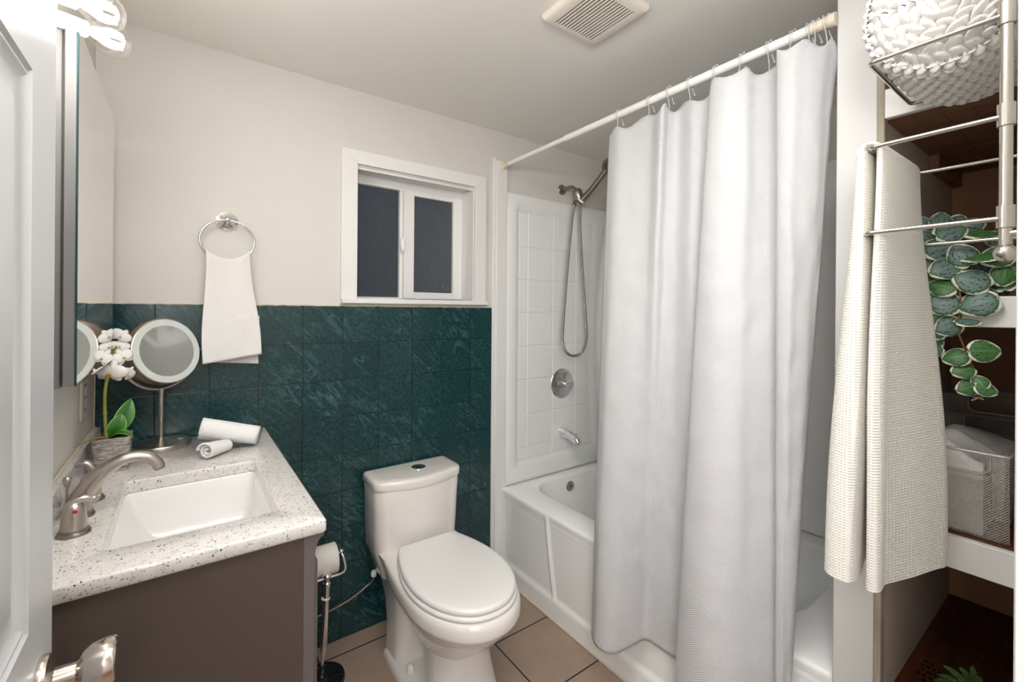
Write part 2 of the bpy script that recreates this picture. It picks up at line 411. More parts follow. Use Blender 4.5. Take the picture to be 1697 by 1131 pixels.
def thing(name, label, cat, loc=(0, 0, 0), group=None):
    o = bpy.data.objects.new(name, None); C.objects.link(o); o.location = loc; o.empty_display_size = .05
    o['label'] = label; o['category'] = cat
    if group: o['group'] = group
    return o
def tag(o, label, cat, group=None):
    o['label'] = label; o['category'] = cat
    if group: o['group'] = group
    return o
def struct(name, b, m, label, cat, parent=None, **kw):
    o = obj(name, b, m, parent, **kw); o['kind'] = 'structure'; o['label'] = label; o['category'] = cat
    return o
def dup(root, off, label=None, group=None):
    r = root.copy(); C.objects.link(r); r.location = root.location + Vector(off)
    if label: r['label'] = label
    if group: r['group'] = group
    for ch in root.children:
        c = ch.copy(); C.objects.link(c); c.parent = r
        for g in ch.children:
            d = g.copy(); C.objects.link(d); d.parent = c
    return r
def V(*a): return Vector(a)
def lerp(a, b, t): return a + (b - a) * t
def smooth(t): t = max(0, min(1, t)); return t * t * (3 - 2 * t)
def catmull(P, n):
    P = [Vector(p) for p in P]; Q = [P[0] * 2 - P[1]] + P + [P[-1] * 2 - P[-2]]; out = []
    for i in range(1, len(Q) - 2):
        for k in range(n):
            t = k / n; a, b, c, d = Q[i - 1:i + 3]
            out.append(.5 * ((2 * b) + (c - a) * t + (2 * a - 5 * b + 4 * c - d) * t * t + (3 * b - a - 3 * c + d) * t ** 3))
    out.append(P[-1]); return out
def interp(tab, x):
    for (a, va), (b, vb) in zip(tab, tab[1:]):
        if x <= b: return lerp(va, vb, smooth((x - a) / (b - a)) if b > a else 0)
    return tab[-1][1]

# ------------------------------------------------------------------ room shell
XL, XR, ZC, XT, XJ, YF = -.027, 2.352, 2.3054, 1.542, .8516, .0622
YP0, YP1 = .353, .436            # partition between tub and closet
struct('floor', B().box(-.14, 2.46, -.0645, D + .1, -.05, 0), M['floor'], 'beige-brown square floor tiles with dark grout', 'floor', smooth=False)
struct('ceiling', B().box(-.14, 2.46, -.06, D + .1, ZC, ZC + .05), M['ceiling'], 'plain off-white painted bathroom ceiling', 'ceiling', smooth=False)
struct('wall_left', B().box(-.14, XL, -.06, D + .2, 0, ZC), M['wall'], 'off-white wall behind the mirror cabinet', 'wall', smooth=False)
WX0, WX1, WZ0, WZ1 = .7925, 1.3735, 1.4225, 1.9915
b = B(); b.box(XL, WX0, D, D + .2, 0, ZC); b.box(WX1, 2.46, D, D + .2, 0, ZC); b.box(WX0, WX1, D, D + .2, 0, WZ0); b.box(WX0, WX1, D, D + .2, WZ1, ZC)
struct('wall_back', b, M['wall'], 'off-white wall with the small window', 'wall', smooth=False)
struct('wall_right', B().box(XR, 2.46, YP1, D, 0, ZC), M['wall'], 'off-white long wall beside the bathtub', 'wall', smooth=False)
struct('wall_partition', B().box(XT, XR, YP0, YP1, 0, ZC), M['pilaster'], 'white end wall between shower curtain and closet', 'wall', bevel=.002)
b = B(); b.box(XJ, 2.46, -.06, YF, 0, ZC); b.box(-.14, .02, -.06, YF, 0, ZC); b.box(.02, XJ, -.06, YF, 2.05, ZC)
struct('wall_front', b, M['hall'], 'white doorway wall at the right edge of the photo', 'wall', smooth=False)
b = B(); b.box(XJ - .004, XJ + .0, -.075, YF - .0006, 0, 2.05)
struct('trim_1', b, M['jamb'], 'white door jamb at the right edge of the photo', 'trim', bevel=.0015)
struct('wall_closet', B().box(2.30, XR, YF, YP0, 0, ZC), M['tan'], 'tan hardboard back of the open closet', 'wall', smooth=False)
# hallway behind the camera
hb = B(); hb.box(-1.2, 2.5, -1.6, -1.5, 0, 2.4); hb.box(-1.3, -1.2, -1.6, -.06, 0, 2.4); hb.box(2.5, 2.6, -1.6, -.06, 0, 2.4); hb.box(-1.2, -.14, -.1, -.0, 0, 2.4)
struct('wall_hallway', hb, M['hall'], 'white hallway walls behind the camera', 'wall', smooth=False)
struct('ceiling_hallway', B().box(-1.3, 2.6, -1.6, -.06, 2.4, 2.45), M['hall'], 'white hallway ceiling behind the camera', 'ceiling', smooth=False)
struct('floor_hallway', B().box(-1.3, 2.6, -1.6, -.0645, -.05, 0), M['plank'], 'brown hallway floor behind the camera', 'floor', smooth=False)

# green tileboard wainscot with a ragged painted top edge
def rag(x): return 1.3885 + .0022 * mnoise.noise(V(x * 40, 3, 1)) - .0012 * max(0, (x - .9))
xs = [XL + 1.5095 * i / 160 for i in range(161)]
front = [(x, D - .004, rag(x)) for x in xs]; bt = [(x, D - .004, .001) for x in xs]
b = B(); b.add(front + bt, [(i + 161, i + 162, i + 1, i) for i in range(160)])
b.add([(x, D, z) for x, y, z in front] + front, [(i, i + 1, i + 162, i + 161) for i in range(160)])
b.box(1.4822, 1.4826, D - .004, D, .001, 1.386)
struct('trim_2', b, M['tileboard'], 'dark green marbled tile panel on the lower back wall', 'wall panel', smooth=False)
b = B(); b.tube([(x, D - .001, rag(x) + .0025) for x in xs], .003, 6)
struct('trim_3', b, M['caulk'], 'thin off-white caulk line along top of green tile panel', 'trim')
b = B(); b.box(1.4826, 1.5005, D - .013, D, 0, 2.165); b.box(1.4998, 1.5665, D - .019, D, 0, 2.15)
struct('trim_4', b, M['trim'], 'tall white trim board between green tile and tub', 'trim', bevel=.003)
b = B(); b.tube(catmull([(XL + .001, D - .004, .93), (XL + .003, D - .005, 1.15), (XL + .001, D - .004, 1.39)], 8), .003, 6)
struct('trim_5', b, M['caulk'], 'caulk line in the corner beside the mirror cabinet', 'trim')
# ragged caulk along tub base
b = B(); b.tube([(1.534 + .0015 * mnoise.noise(V(0, y * 60, 0)), y, .004) for y in [YP1 + (D - .02 - YP1) * i / 90 for i in range(91)]], .0055, 6)
struct('trim_6', b, M['caulk'], 'yellowed caulk line along the foot of the bathtub', 'trim')
b = B(); b.box(XT + .001, XT + .03, YP0 - .014, YP0, .43, ZC)
struct('trim_7', b, M['rawedge'], 'bare wood strip on the closet edge of the white end wall', 'trim', bevel=.002)
# closet side lining
struct('trim_8', B().box(XT + .03, 2.30, YP0 - .006, YP0, .43, ZC), M['closet_side'], 'beige inner side panel of the open closet', 'trim', smooth=False)

# ------------------------------------------------------------------ window
win = thing('window_1', 'small white sliding window with dark obscured glass', 'window', (1.083, D, 1.41)); win['kind'] = 'structure'
b = B(); cw = .066
y0, y1 = D - .018, D
def miter(a, bb, c, d):   # quad prism in XZ
    vs = [(p[0], y0, p[1]) for p in (a, bb, c, d)] + [(p[0], y1, p[1]) for p in (a, bb, c, d)]
    return vs, [(0, 1, 2, 3), (7, 6, 5, 4), (0, 4, 5, 1), (1, 5, 6, 2), (2, 6, 7, 3), (3, 7, 4, 0)]
O0, O1, OZ0, OZ1 = WX0 - .066, WX1 + .064, 1.416, WZ1 + .057
b.add(*miter((O0, OZ0), (WX0, OZ0), (WX0, WZ1), (O0, OZ1))); b.add(*miter((WX1, OZ0), (O1, OZ0), (O1, OZ1), (WX1, WZ1))); b.add(*miter((WX0, WZ1), (WX1, WZ1), (O1, OZ1), (O0, OZ1)))
obj('casing', b, M['trim'], win, bevel=.002)
b = B(); b.box(O0 + .002, O1 + .004, D - .032, D + .12, 1.4015, WZ0)
obj('sill', b, M['trim'], win, bevel=.003)
b = B(); rt = .004
b.box(WX0, WX0 + rt, D - .002, D + .16, WZ0, WZ1); b.box(WX1 - rt, WX1, D - .002, D + .16, WZ0, WZ1); b.box(WX0, WX1, D - .002, D + .16, WZ1 - rt, WZ1)
b.box(WX0 + .004, WX1 - .004, D + .006, D + .012, WZ1 - .016, WZ1 - .004)
obj('jamb_liner', b, M['trim'], win, bevel=.001)
b = B(); yf0, yf1 = D + .118, D + .165
b.box(WX0, WX1, yf0, yf1, WZ1 - .044, WZ1); b.box(WX0, WX1, yf0, yf1, WZ0, WZ0 + .012); b.box(WX0, WX0 + .016, yf0, yf1, WZ0 + .012, WZ1 - .044); b.box(WX1 - .018, WX1, yf0, yf1, WZ0 + .012, WZ1 - .044)
obj('frame', b, M['plastic'], win, bevel=.002)
sh = B(); x0, x1, z0, z1 = 1.050, 1.3690, WZ0 + .006, 1.9525; gx0, gx1, gz0, gz1 = 1.103, 1.3165, 1.4615, 1.9285; yy0, yy1 = D + .108, D + .136
sh.box(x0, gx0, yy0, yy1, z0, z1); sh.box(gx1, x1, yy0, yy1, z0, z1); sh.box(gx0, gx1, yy0, yy1, z0, gz0); sh.box(gx0, gx1, yy0, yy1, gz1, z1)
sa = obj('sash', sh, M['plastic'], win, bevel=.002)
obj('pane', B().box(gx0 - .003, gx1 + .003, D + .122, D + .126, gz0 - .003, gz1 + .003), M['pane'], sa, smooth=False)
obj('pane', B().box(WX0 + .012, 1.06, D + .146, D + .150, WZ0 + .008, WZ1 - .04), M['pane'], win, smooth=False)
b = B(); b.box(1.0365, 1.0515, D + .128, D + .146, WZ0 + .006, WZ1 - .043); obj('meeting_rail', b, M['plastic'], win, bevel=.0006)
b = B(); b.lathe([(0, 0), (.011, .001), (.0135, .006), (.012, .012), (.004, .017), (0, .0175)], (0, 0, 0), 'Y', 20)
b.v = [(p[0] + 1.043, D + .108 - p[1] * 1.0, 1.686 + p[2] * 2.7) for p in b.v]
obj('latch', b, M['plastic'], win)
ob = B(); ob.box(O0, O1, D - .012, D - .003, 1.3975, 1.4025)
obj('sill_caulk', ob, M['caulk'], win, bevel=.001)

# ------------------------------------------------------------------ door (opened against the left side)
DX = .063
dr = thing('door_1', 'white panelled door standing open at the left edge', 'door', (.045, .09, 0)); dr['kind'] = 'structure'
b = B(); Y0, Y1 = .09, .8505; b.box(DX - .035, DX - .009, Y0, Y1, .012, 2.02)
panels = [(.20, .41, 1.74, 1.93), (.532, .742, 1.74, 1.93), (.20, .41, .9985, 1.654), (.532, .742, .9985, 1.654), (.20, .41, .22, .87), (.532, .742, .22, .87)]
# stiles and rails as strips of the face
ys = [Y0, .20, .41, .532, .742, Y1]; zs = [.012, .22, .87, .9985, 1.654, 1.74, 1.93, 2.02]
for i in range(5):
    for j in range(7):
        if i in (1, 3) and j in (1, 3, 5): continue
        b.box(DX - .0095, DX, ys[i], ys[i + 1], zs[j], zs[j + 1])
for (a0, a1, c0, c1) in panels:
    prof = [(0, 0), (.006, .0002), (.010, -.0035), (.016, -.002), (.024, -.0075), (.030, -.0088), (.040, -.0088), (.058, -.003)]
    rr = [[(DX + h, y, z) for y, z in ((a0 + d, c0 + d), (a1 - d, c0 + d), (a1 - d, c1 - d), (a0 + d, c1 - d))] for d, h in prof]
    b.rings(rr, cap0=False, cap1=True)
slab = obj('door_slab', b, M['door'], dr, angle=25)
kb = B(); KY, KZ = .782, .916
kb.lathe([(.031, 0), (.032, .003), (.030, .009), (.020, .011), (.0125, .014), (.0118, .034), (.014, .036), (.022, .040), (.0265, .048), (.0285, .060), (.0282, .070), (.026, .0725), (.018, .0735), (0, .0738)], (DX, KY, KZ), 'X', 40)
kn = obj('door_knob', kb, M['nickel_bright'], dr); kn['label'] = 'satin nickel round door knob'
obj('latch_plate', B().box(DX - .03, DX - .006, Y1, Y1 + .0015, KZ - .03, KZ + .03), M['nickel_bright'], dr, bevel=.0005)

# ------------------------------------------------------------------ vanity
VY0, VX1, VZ = 1.0079, .4539, .9278
vc = thing('vanity_cabinet', 'brown painted vanity cabinet under the speckled countertop', 'cabinet', (.2, 1.47, 0))
vb = B(); CX1 = .4115
vb.box(XL, CX1, VY0 + .013, VY0 + .030, .0, .897); vb.box(XL, CX1, D - .022, D - .006, .0, .897); vb.box(XL, CX1, VY0 + .030, D - .022, .06, .076); vb.box(XL, XL + .008, VY0 + .030, D - .022, .076, .70)
obj('body', vb, M['brown'], vc, bevel=.0015)
b = B(); b.box(CX1, .4335, VY0 + .0135, VY0 + .045, 0, .897); b.box(CX1, .4335, D - .04, D - .006, 0, .897); b.box(CX1, .4335, VY0 + .045, D - .04, .0, .07); b.box(CX1, .4335, VY0 + .045, D - .04, .83, .897)
obj('face_frame', b, M['brown2'], vc, bevel=.0012)
b = B(); pr = [(.4335, .897), (.4515, .897), (.4515, .888)] + [(.4335 + .018 * (1 - math.sin(a)), .888 - .045 * (1 - math.cos(a))) for a in [PI / 2 * k / 8 for k in range(1, 9)]]
b.rings([[(x, VY0 + .014, z) for x, z in pr], [(x, VY0 + .042, z) for x, z in pr]])
obj('corbel', b, M['brown2'], vc, smooth=False)
for a0 in (VY0 + .05, 1.472):
    dd = B(); dd.box(.4335, .448, a0, a0 + .405, .085, .82)
    d_ = obj('door', dd, M['brown2'], vc, bevel=.003)
    kk = B(); kk.lathe([(0, 0), (.006, 0), (.006, .012), (.013, .018), (.012, .026), (0, .028)], (.448, a0 + (.37 if a0 < 1.3 else .035), .62), 'X', 20); obj('knob', kk, M['nickel'], d_)

ct = thing('vanity_countertop', 'white speckled vanity countertop with rectangular sink', 'countertop', (.2, 1.47, .8975))
SX0, SX1, SY0, SY1 = .0855, .3745, 1.1125, 1.517
def rrect(x0, x1, y0, y1, r, z, n=6):
    out = []
    for cx, cy, a0 in ((x1 - r, y1 - r, 0), (x0 + r, y1 - r, PI / 2), (x0 + r, y0 + r, PI), (x1 - r, y0 + r, 3 * PI / 2)):
        for k in range(n + 1):
            a = a0 + PI / 2 * k / n; out.append((cx + r * math.cos(a), cy + r * math.sin(a), z))
    return out
b = B(); Z0 = .8975; CY1 = D - .005
outer = lambda d, z: rrect(XL + d, VX1 - d, VY0 + d, CY1 - d * .2, .006, z)
inner = lambda d, z: rrect(SX0 - d, SX1 + d, SY0 - d, SY1 + d, .012 + d, z)
b.rings([inner(0, Z0), inner(0, VZ - .004), inner(.0012, VZ - .0012), inner(.004, VZ), outer(.005, VZ), outer(.0015, VZ - .0015), outer(0, VZ - .005), outer(0, Z0 + .006), outer(.0035, Z0 + .001), outer(.006, Z0), inner(0, Z0)], False, False)
obj('slab', b, M['counter'], ct, angle=60)
obj('backsplash', B().box(XL, XL + .019, VY0 + .002, CY1, VZ, VZ + .069), M['counter'], ct, bevel=.003)
obj('caulk_bead', B().tube([(XL + .004, VY0 + .01, VZ + .0695), (XL + .004, CY1, VZ + .0695)], .0042, 8), M['caulk'], ct)
b = B(); ins = lambda dx0, dx1, dy0, dy1, r, z: rrect(SX0 + dx0, SX1 - dx1, SY0 + dy0, SY1 - dy1, r, z)
b.rings([ins(-.012, -.012, -.012, -.012, .02, Z0 - .012), ins(-.012, -.012, -.012, -.012, .02, Z0 - .0005), ins(-.002, -.002, -.002, -.002, .012, Z0 - .0005), ins(0, 0, 0, 0, .012, Z0 - .006), ins(.016, .004, .004, .004, .014, Z0 - .05), ins(.036, .010, .010, .010, .018, Z0 - .105), ins(.046, .016, .018, .018, .022, Z0 - .124), ins(.062, .030, .034, .034, .026, Z0 - .134), ins(.10, .08, .12, .12, .03, Z0 - .138)], False, True)
ba = obj('basin', b, M['basin'], ct, angle=70); ba['label'] = 'glossy white rectangular basin'
obj('drain', B().lathe([(0, .004), (.016, .004), (.020, .002), (.021, 0)], (.215, 1.31, Z0 - .138), 'Z', 24), M['chrome'], ct)

# faucet
fa = thing('faucet', 'brushed nickel two-handle faucet on the vanity countertop', 'faucet', (.03, 1.325, VZ))
def flange(c, r=.026):
    return B().lathe([(r, 0), (r, .003), (r * .93, .006), (r * .9, .0075), (r * .84, .008), (r * .82, .011), (r * .7, .013), (0, .013)], c, 'Z', 28)
def loft_path(P, rad, n=16, sq=None):   # elliptical tube: rad list of (side(Y), in-plane)
    P = [Vector(p) for p in P]; b = B(); rings = []
    for i, p in enumerate(P):
        t = (P[min(i + 1, len(P) - 1)] - P[max(i - 1, 0)]).normalized(); a = Vector((0, 1, 0)); c = t.cross(a).normalized()
        ry, rp = rad[i]
        rings.append([p + a * (math.cos(2 * PI * k / n) * ry) + c * (math.sin(2 * PI * k / n) * rp) for k in range(n)])
    return b.rings(rings)
SYc = 1.325
P = catmull([(.022, SYc, VZ + .006), (.0255, SYc, VZ + .03), (.040, SYc, VZ + .062), (.062, SYc, VZ + .088), (.090, SYc, VZ + .107), (.115, SYc, VZ + .112), (.138, SYc, VZ + .107), (.154, SYc, VZ + .092), (.160, SYc, VZ + .079)], 6)
rad = []
for i in range(len(P)):
    t = i / (len(P) - 1); rad.append((interp([(0, .021), (.3, .0165), (.7, .0125), (1, .0122)], t), interp([(0, .024), (.25, .019), (.6, .0115), (1, .0118)], t)))
sp = obj('spout', loft_path(P, rad), M['nickel'], fa)
obj('aerator', B().lathe([(.0095, -.006), (.0095, 0)], (.1615, SYc, VZ + .0755), (.35, 0, -1), 20), M['nickel_dark'], sp)
obj('flange', flange((.024, SYc, VZ), .027), M['nickel_dark'], sp)
for k, (hy, sgn) in enumerate(((1.229, -1), (1.421, 1))):
    h = B(); hx = .030
    h.lathe([(.0205, .012), (.0195, .03), (.0175, .045), (.0155, .054), (.010, .062), (0, .066)], (hx, hy, VZ), 'Z', 28)
    if sgn < 0:
        LP = catmull([(hx - .010, hy, VZ + .046), (hx - .001, hy + .001, VZ + .060), (hx + .014, hy + .003, VZ + .0655), (hx + .027, hy + .006, VZ + .0615), (hx + .037, hy + .009, VZ + .0645)], 5)
    else:
        LP = catmull([(hx + .006, hy, VZ + .040), (hx + .004, hy + .002, VZ + .066), (hx - .006, hy + .004, VZ + .084), (hx - .019, hy + .005, VZ + .0865), (hx - .027, hy + .005, VZ + .080)], 5)
    rr = [interp([(0, .010), (.5, .0085), (.8, .0078), (1, .004)], i / (len(LP) - 1)) for i in range(len(LP))]
    h.tube(LP, rr, 14)
    ho = obj('handle', h, M['nickel'], fa)
    obj('flange', flange((hx, hy, VZ), .0265), M['nickel_dark'], ho)
    if sgn < 0:
        dt = B(); dt.sphere((hx + .004, hy - .0162, VZ + .048), .0042, 14, 8, (1, .35, .9)); q = obj('temperature_dot', dt, M['red'], ho); q['label'] = 'small red hot-water dot'
b = B(); b.tube([(.004, SYc, VZ), (.0055, SYc, VZ + .07)], .0022, 10); b.lathe([(0, 0), (.003, .001), (.0072, .010), (.0080, .016), (.006, .022), (0, .026)], (.0055, SYc, VZ + .066), 'Z', 18)
obj('lift_rod', b, M['nickel'], fa)

# ------------------------------------------------------------------ potted orchid
orc = thing('potted_orchid', 'white orchid in a square silver textured pot', 'plant', (.045, 1.66, VZ))
def sq(h, z, r=.006): return rrect(.046 - h, .046 + h, 1.66 - h, 1.66 + h, r, z, 4)
b = B(); b.rings([sq(.0345, VZ), sq(.035, VZ + .003), sq(.0405, VZ + .090), sq(.0405, VZ + .094), sq(.0375, VZ + .094), sq(.036, VZ + .078)], True, True)
obj('pot', b, M['pot'], orc, angle=50)
b = B(); b.grid(lambda u, v: (.046 + (u - .5) * .07, 1.66 + (v - .5) * .07, VZ + .0845 + .006 * mnoise.noise(V(u * 9, v * 9, 3))), 16, 16)
obj('moss', b, M['soil'], orc)
SP = catmull([(.034, 1.655, VZ + .08), (.030, 1.658, VZ + .14), (.028, 1.67, VZ + .21), (.032, 1.69, VZ + .26), (.040, 1.725, VZ + .315), (.048, 1.755, VZ + .35), (.052, 1.765, VZ + .365)], 8)
b = B(); b.tube(SP, [interp([(0, .0042), (.6, .0038), (1, .0016)], i / (len(SP) - 1)) for i in range(len(SP))], 10)
for i in (10, 22, 34): b.sphere(SP[i], .0056, 10, 6)
obj('stem', b, M['stemgreen'], orc)
def leaf_grid(base, tip, width, bend, up, nu=10, nv=16, cup=.25, wexp=1.0):
    base, tip, up = V(*base), V(*tip), V(*up).normalized(); ax = tip - base; side = ax.cross(up).normalized()
    def fn(u, v):
        s = (u - .5) * 2; w_ = width * math.sin(PI * min(1, max(0, v * .97 + .03)) ** wexp) ** .75
        return base + ax * v + side * (s * w_) + up * (bend * math.sin(PI * v) + cup * width * (s * s) * math.sin(PI * v))
    return B().grid(fn, nu, nv, lambda u, v: ((u - .5) * 2, v))
for base, tip, wd, bend, up in (((.045, 1.672, VZ + .088), (.082, 1.69, VZ + .187), .0225, .012, (.35, -1, .1)), ((.042, 1.664, VZ + .085), (.064, 1.668, VZ + .150), .0205, .010, (.2, -1, .1)), ((.040, 1.655, VZ + .088), (.092, 1.640, VZ + .086), .013, .016, (0, -.25, 1))):
    obj('leaf', leaf_grid(base, tip, wd, bend, up), M['orchid_leaf'], orc, solid=.0012)
b = B(); RP = catmull([(.034, 1.65, VZ + .09), (.02, 1.60, VZ + .104), (.004, 1.55, VZ + .108), (-.012, 1.515, VZ + .106)], 6); b.tube(RP, [lerp(.0035, .001, i / (len(RP) - 1)) for i in range(len(RP))], 8)
obj('aerial_root', b, M['root'], orc)
def flower(c, face, r, rotz=0., lipn=1.):
    c, nrm = V(*c), V(*face).normalized(); a = nrm.cross(V(0, 0, 1)).normalized(); u = a.cross(nrm).normalized()
    b = B()
    for ang, L, W, lift in ((92, 1.0, .72, .0), (218, .95, .66, .0), (322, .95, .66, .0), (14, 1.12, 1.15, .10), (166, 1.12, 1.15, .10)):
        t = math.radians(ang + rotz); d = a * math.cos(t) + u * math.sin(t); s_ = d.cross(nrm)
        def fn(p, q, d=d, s_=s_, L=L, W=W, lift=lift):
            s = (p - .5) * 2; w_ = W * .5 * r * math.sin(PI * min(1, q ** .85 * .93 + .05)) ** .55
            return c + d * (q * L * r) + s_ * (s * w_) + nrm * (r * (lift + .12 * math.sin(PI * q) - .16 * q * q - .20 * s * s * math.sin(PI * q)))
        b.grid(fn, 8, 10)
    o = obj('flower', b, M['petal'], orc, solid=.0008)
    l = B(); l.sphere(c + nrm * (r * .20) - u * (r * .10), r * .12 * lipn, 10, 8, (1.3, 1, .8)); l.sphere(c + nrm * (r * .22) - u * (r * .20) + a * (r * .12), r * .08 * lipn, 10, 8); l.sphere(c + nrm * (r * .22) - u * (r * .20) - a * (r * .12), r * .08 * lipn, 10, 8); lo = obj('lip', l, M['lip'], o); lo['label'] = 'yellow flower lip'
flower((.0375, 1.690, 1.193), (-.15, -1, -.15), .034, 12)
flower((.062, 1.715, 1.233), (.55, -1, .35), .027, -25, .7)
flower((.072, 1.722, 1.182), (.9, -.8, -.5), .024, 30, .6)
flower((.050, 1.745, 1.262), (.3, -1, .5), .024, 10, .5)
flower((.053, 1.752, 1.292), (.1, -1, .15), .024, 40, .5)
# ------------------------------------------------------------------ makeup mirror
mk = thing('makeup_mirror', 'round lighted tabletop mirror on brushed metal stand', 'mirror', (.146, 1.834, VZ))
mc = V(.146, 1.834, 0)
b = B(); b.lathe([(.080, 0), (.081, .003), (.081, .014), (.079, .0165), (.05, .022), (.016, .0285), (.010, .031), (0, .031)], (mc.x, mc.y, VZ), 'Z', 48)
obj('base', b, M['nickel'], mk)
b = B(); b.lathe([(.010, 0), (.010, .002), (0, .0025)], (mc.x + .052, mc.y - .01, VZ + .0215), 'Z', 20); obj('switch', b, M['chrome'], mk)
b = B(); b.tube([(mc.x, mc.y, VZ + .028), (mc.x, mc.y, 1.117)], .0075, 18); b.lathe([(.0095, 0), (.0095, .010), (0, .011)], (mc.x, mc.y, 1.108), 'Z', 18)
obj('stem', b, M['nickel'], mk)
mn = V(.56, -.80, .20).normalized(); ma = mn.cross(V(0, 0, 1)).normalized(); mu = ma.cross(mn).normalized()
Cc = V(.146, 1.834, 1.234)      # drum centre
b = B(); R_ = .1055
b.lathe([(R_ * .9, -.044), (R_ * .985, -.042), (R_, -.038), (R_, .026), (R_ * .985, .029), (R_ * .965, .030), (R_ * .955, .026), (R_ * .95, .012)], Cc, tuple(mn), 64)
dm = obj('mirror_drum', b, M['drum'], mk, angle=30)
b = B(); b.lathe([(.0825, .0285), (.0825, .0302), (.1015, .0302), (.102, .029)], Cc, tuple(mn), 64, False); q = obj('light_ring', b, M['ring_light'], dm); q['label'] = 'frosted light ring around the glass'
b = B(); cr_ = 1.5
b.lathe([(.0828, .0302)] + [(.0828 * (1 - k / 10), .0302 - (.0828 ** 2 - (.0828 * (1 - k / 10)) ** 2) / (2 * cr_)) for k in range(1, 11)], Cc, tuple(mn), 64); b.f = [f for f in b.f if len(f) == 4]
obj('mirror_glass', b, M['mirror'], dm, angle=80)
b = B(); YP_ = [Cc + ma * (.118 * math.cos(t)) + V(0, 0, .118 * math.sin(t)) for t in [PI + PI * k / 30 for k in range(31)]]
b.tube(YP_, .0048, 12)
for s in (-1, 1): b.tube([Cc + ma * (s * .122), Cc + ma * (s * .103)], .004, 10)
obj('yoke', b, M['nickel'], mk)
for s in (-1, 1): obj('pivot_knob', B().sphere(Cc + ma * (s * .125), .0062, 14, 10), M['nickel'], mk)

# ------------------------------------------------------------------ rolled washcloths
def rolled(name, A, Bp, r0, r1, label, turns=2.6, squash=.86, lift=0):
    A, Bp = V(*A), V(*Bp); ax = (Bp - A).normalized(); s_ = ax.cross(V(0, 0, 1)).normalized(); up = s_.cross(ax).normalized()
    L = (Bp - A).length; n = 110
    def fn(u, v):
        t = u * turns * 2 * PI + .6
        rr = lerp(r0, r1, v) * (.16 + .84 * u) * (1 + .03 * mnoise.noise(V(u * 6, v * 4, r0 * 90)))
        wob = .006 * mnoise.noise(V(u * 5, 9, r0 * 50)) * (1 if v < .5 else -1) * abs(2 * v - 1) ** 3 + (.010 * (1 - u) * abs(2 * v - 1) ** 4 * (1 if v < .5 else -1))
        return A + ax * (v * L + wob) + s_ * (rr * math.cos(t)) + up * (rr * math.sin(t) * squash)
    b = B().grid(fn, n, 16, lambda u, v: (v * L, u * .5))
    # clamp to the counter
    o = obj(name, b, M['washcloth'], None, solid=.0062, angle=180)
    return tag(o, label, 'washcloth', 'rolled washcloths on the countertop')
rolled('rolled_washcloth', (.256, 1.598, VZ + .0268), (.316, 1.662, VZ + .0190), .0268, .0190, 'smaller rolled white washcloth with its spiral end toward the sink', 2.4, .9)
rolled('rolled_washcloth', (.246, 1.702, VZ + .0735), (.402, 1.672, VZ + .0335), .0370, .0325, 'larger rolled white washcloth lying across the smaller one', 2.6, .95)

# ------------------------------------------------------------------ mirror cabinet, vanity light, outlet
mcb = thing('medicine_cabinet', 'tall mirror-fronted cabinet on the left wall above the vanity', 'cabinet', (0, 1.44, 1.228))
b = B(); b.box(XL, .016, 1.185, 1.70, 1.224, 1.915); obj('cabinet_box', b, M['alu'], mcb, bevel=.0015)
b = B(); b.box(.016, .0205, 1.187, 1.70, 1.235, 1.905); obj('gap_filler', b, M['gap_shade'], mcb, smooth=False)  # dark filler with the door gap's shade put into its colour
b = B(); b.box(.0205, .0375, 1.174, 1.696, 1.2285, 1.9095); md = obj('mirror_door', b, M['alu'], mcb, bevel=.0012)
b = B(); b.box(.0375, .0400, 1.173, 1.697, 1.2275, 1.9105); obj('glass_edge', b, M['glass_edge'], md, smooth=False)
b = B(); b.add([(.0402, y, z) for y, z in ((1.1735, 1.228), (1.6965, 1.228), (1.6965, 1.910), (1.1735, 1.910))], [(0, 1, 2, 3)]); obj('mirror_face', b, M['mirror'], md, smooth=False)
b = B(); b.add([(.0404, y, z) for y, z in ((1.1735, 1.228), (1.188, 1.240), (1.188, 1.898), (1.1735, 1.910))], [(0, 1, 2, 3)]); obj('mirror_bevel', b, M['mirror'], md, smooth=False)

vl = thing('vanity_light', 'white bar light with clear glowing bulbs above mirror cabinet', 'light', (0, 1.0, 1.95))
b = B(); b.box(XL, XL + .03, .78, 1.222, 1.9165, 1.985); obj('backplate', b, M['plastic'], vl, bevel=.004)
for by in (1.18, 1.08, .98, .88):
    dv = V(1, 0, -.13).normalized(); bs = V(XL + .03, by, 1.9175)
    so = B(); so.lathe([(.015, -.004), (.0155, .008), (.0155, .034), (.0150, .046), (.012, .049)], bs, tuple(dv), 24); so_ = obj('socket', so, M['plastic'], vl)
    bb = B(); bb.lathe([(.0125, .046), (.0150, .052), (.0235, .060), (.0295, .071), (.0322, .083), (.0305, .096), (.0235, .107), (.013, .1125), (.005, .114), (0, .1142)], bs, tuple(dv), 36)
    bo = obj('bulb', bb, M['bulb_glass'], vl)
    fb = B(); c_ = bs + dv * .082
    for k in range(6):
        a = 2 * PI * k / 6; o1 = V(0, math.cos(a), math.sin(a)); fb.tube([bs + dv * .062 + o1 * .006, bs + dv * .100 + o1 * .013], .0022, 8)
    fb.lathe([(.005, .050), (.005, .062), (.003, .08), (0, .081)], bs, tuple(dv), 12)
    obj('filament', fb, M['filament'], bo)
    pl = bpy.data.lights.new('bulb_light', 'POINT'); pl.energy = BULB_W; pl.color = BULB_COL; pl.shadow_soft_size = .022
    po = bpy.data.objects.new('bulb_light', pl); C.objects.link(po); po.location = c_

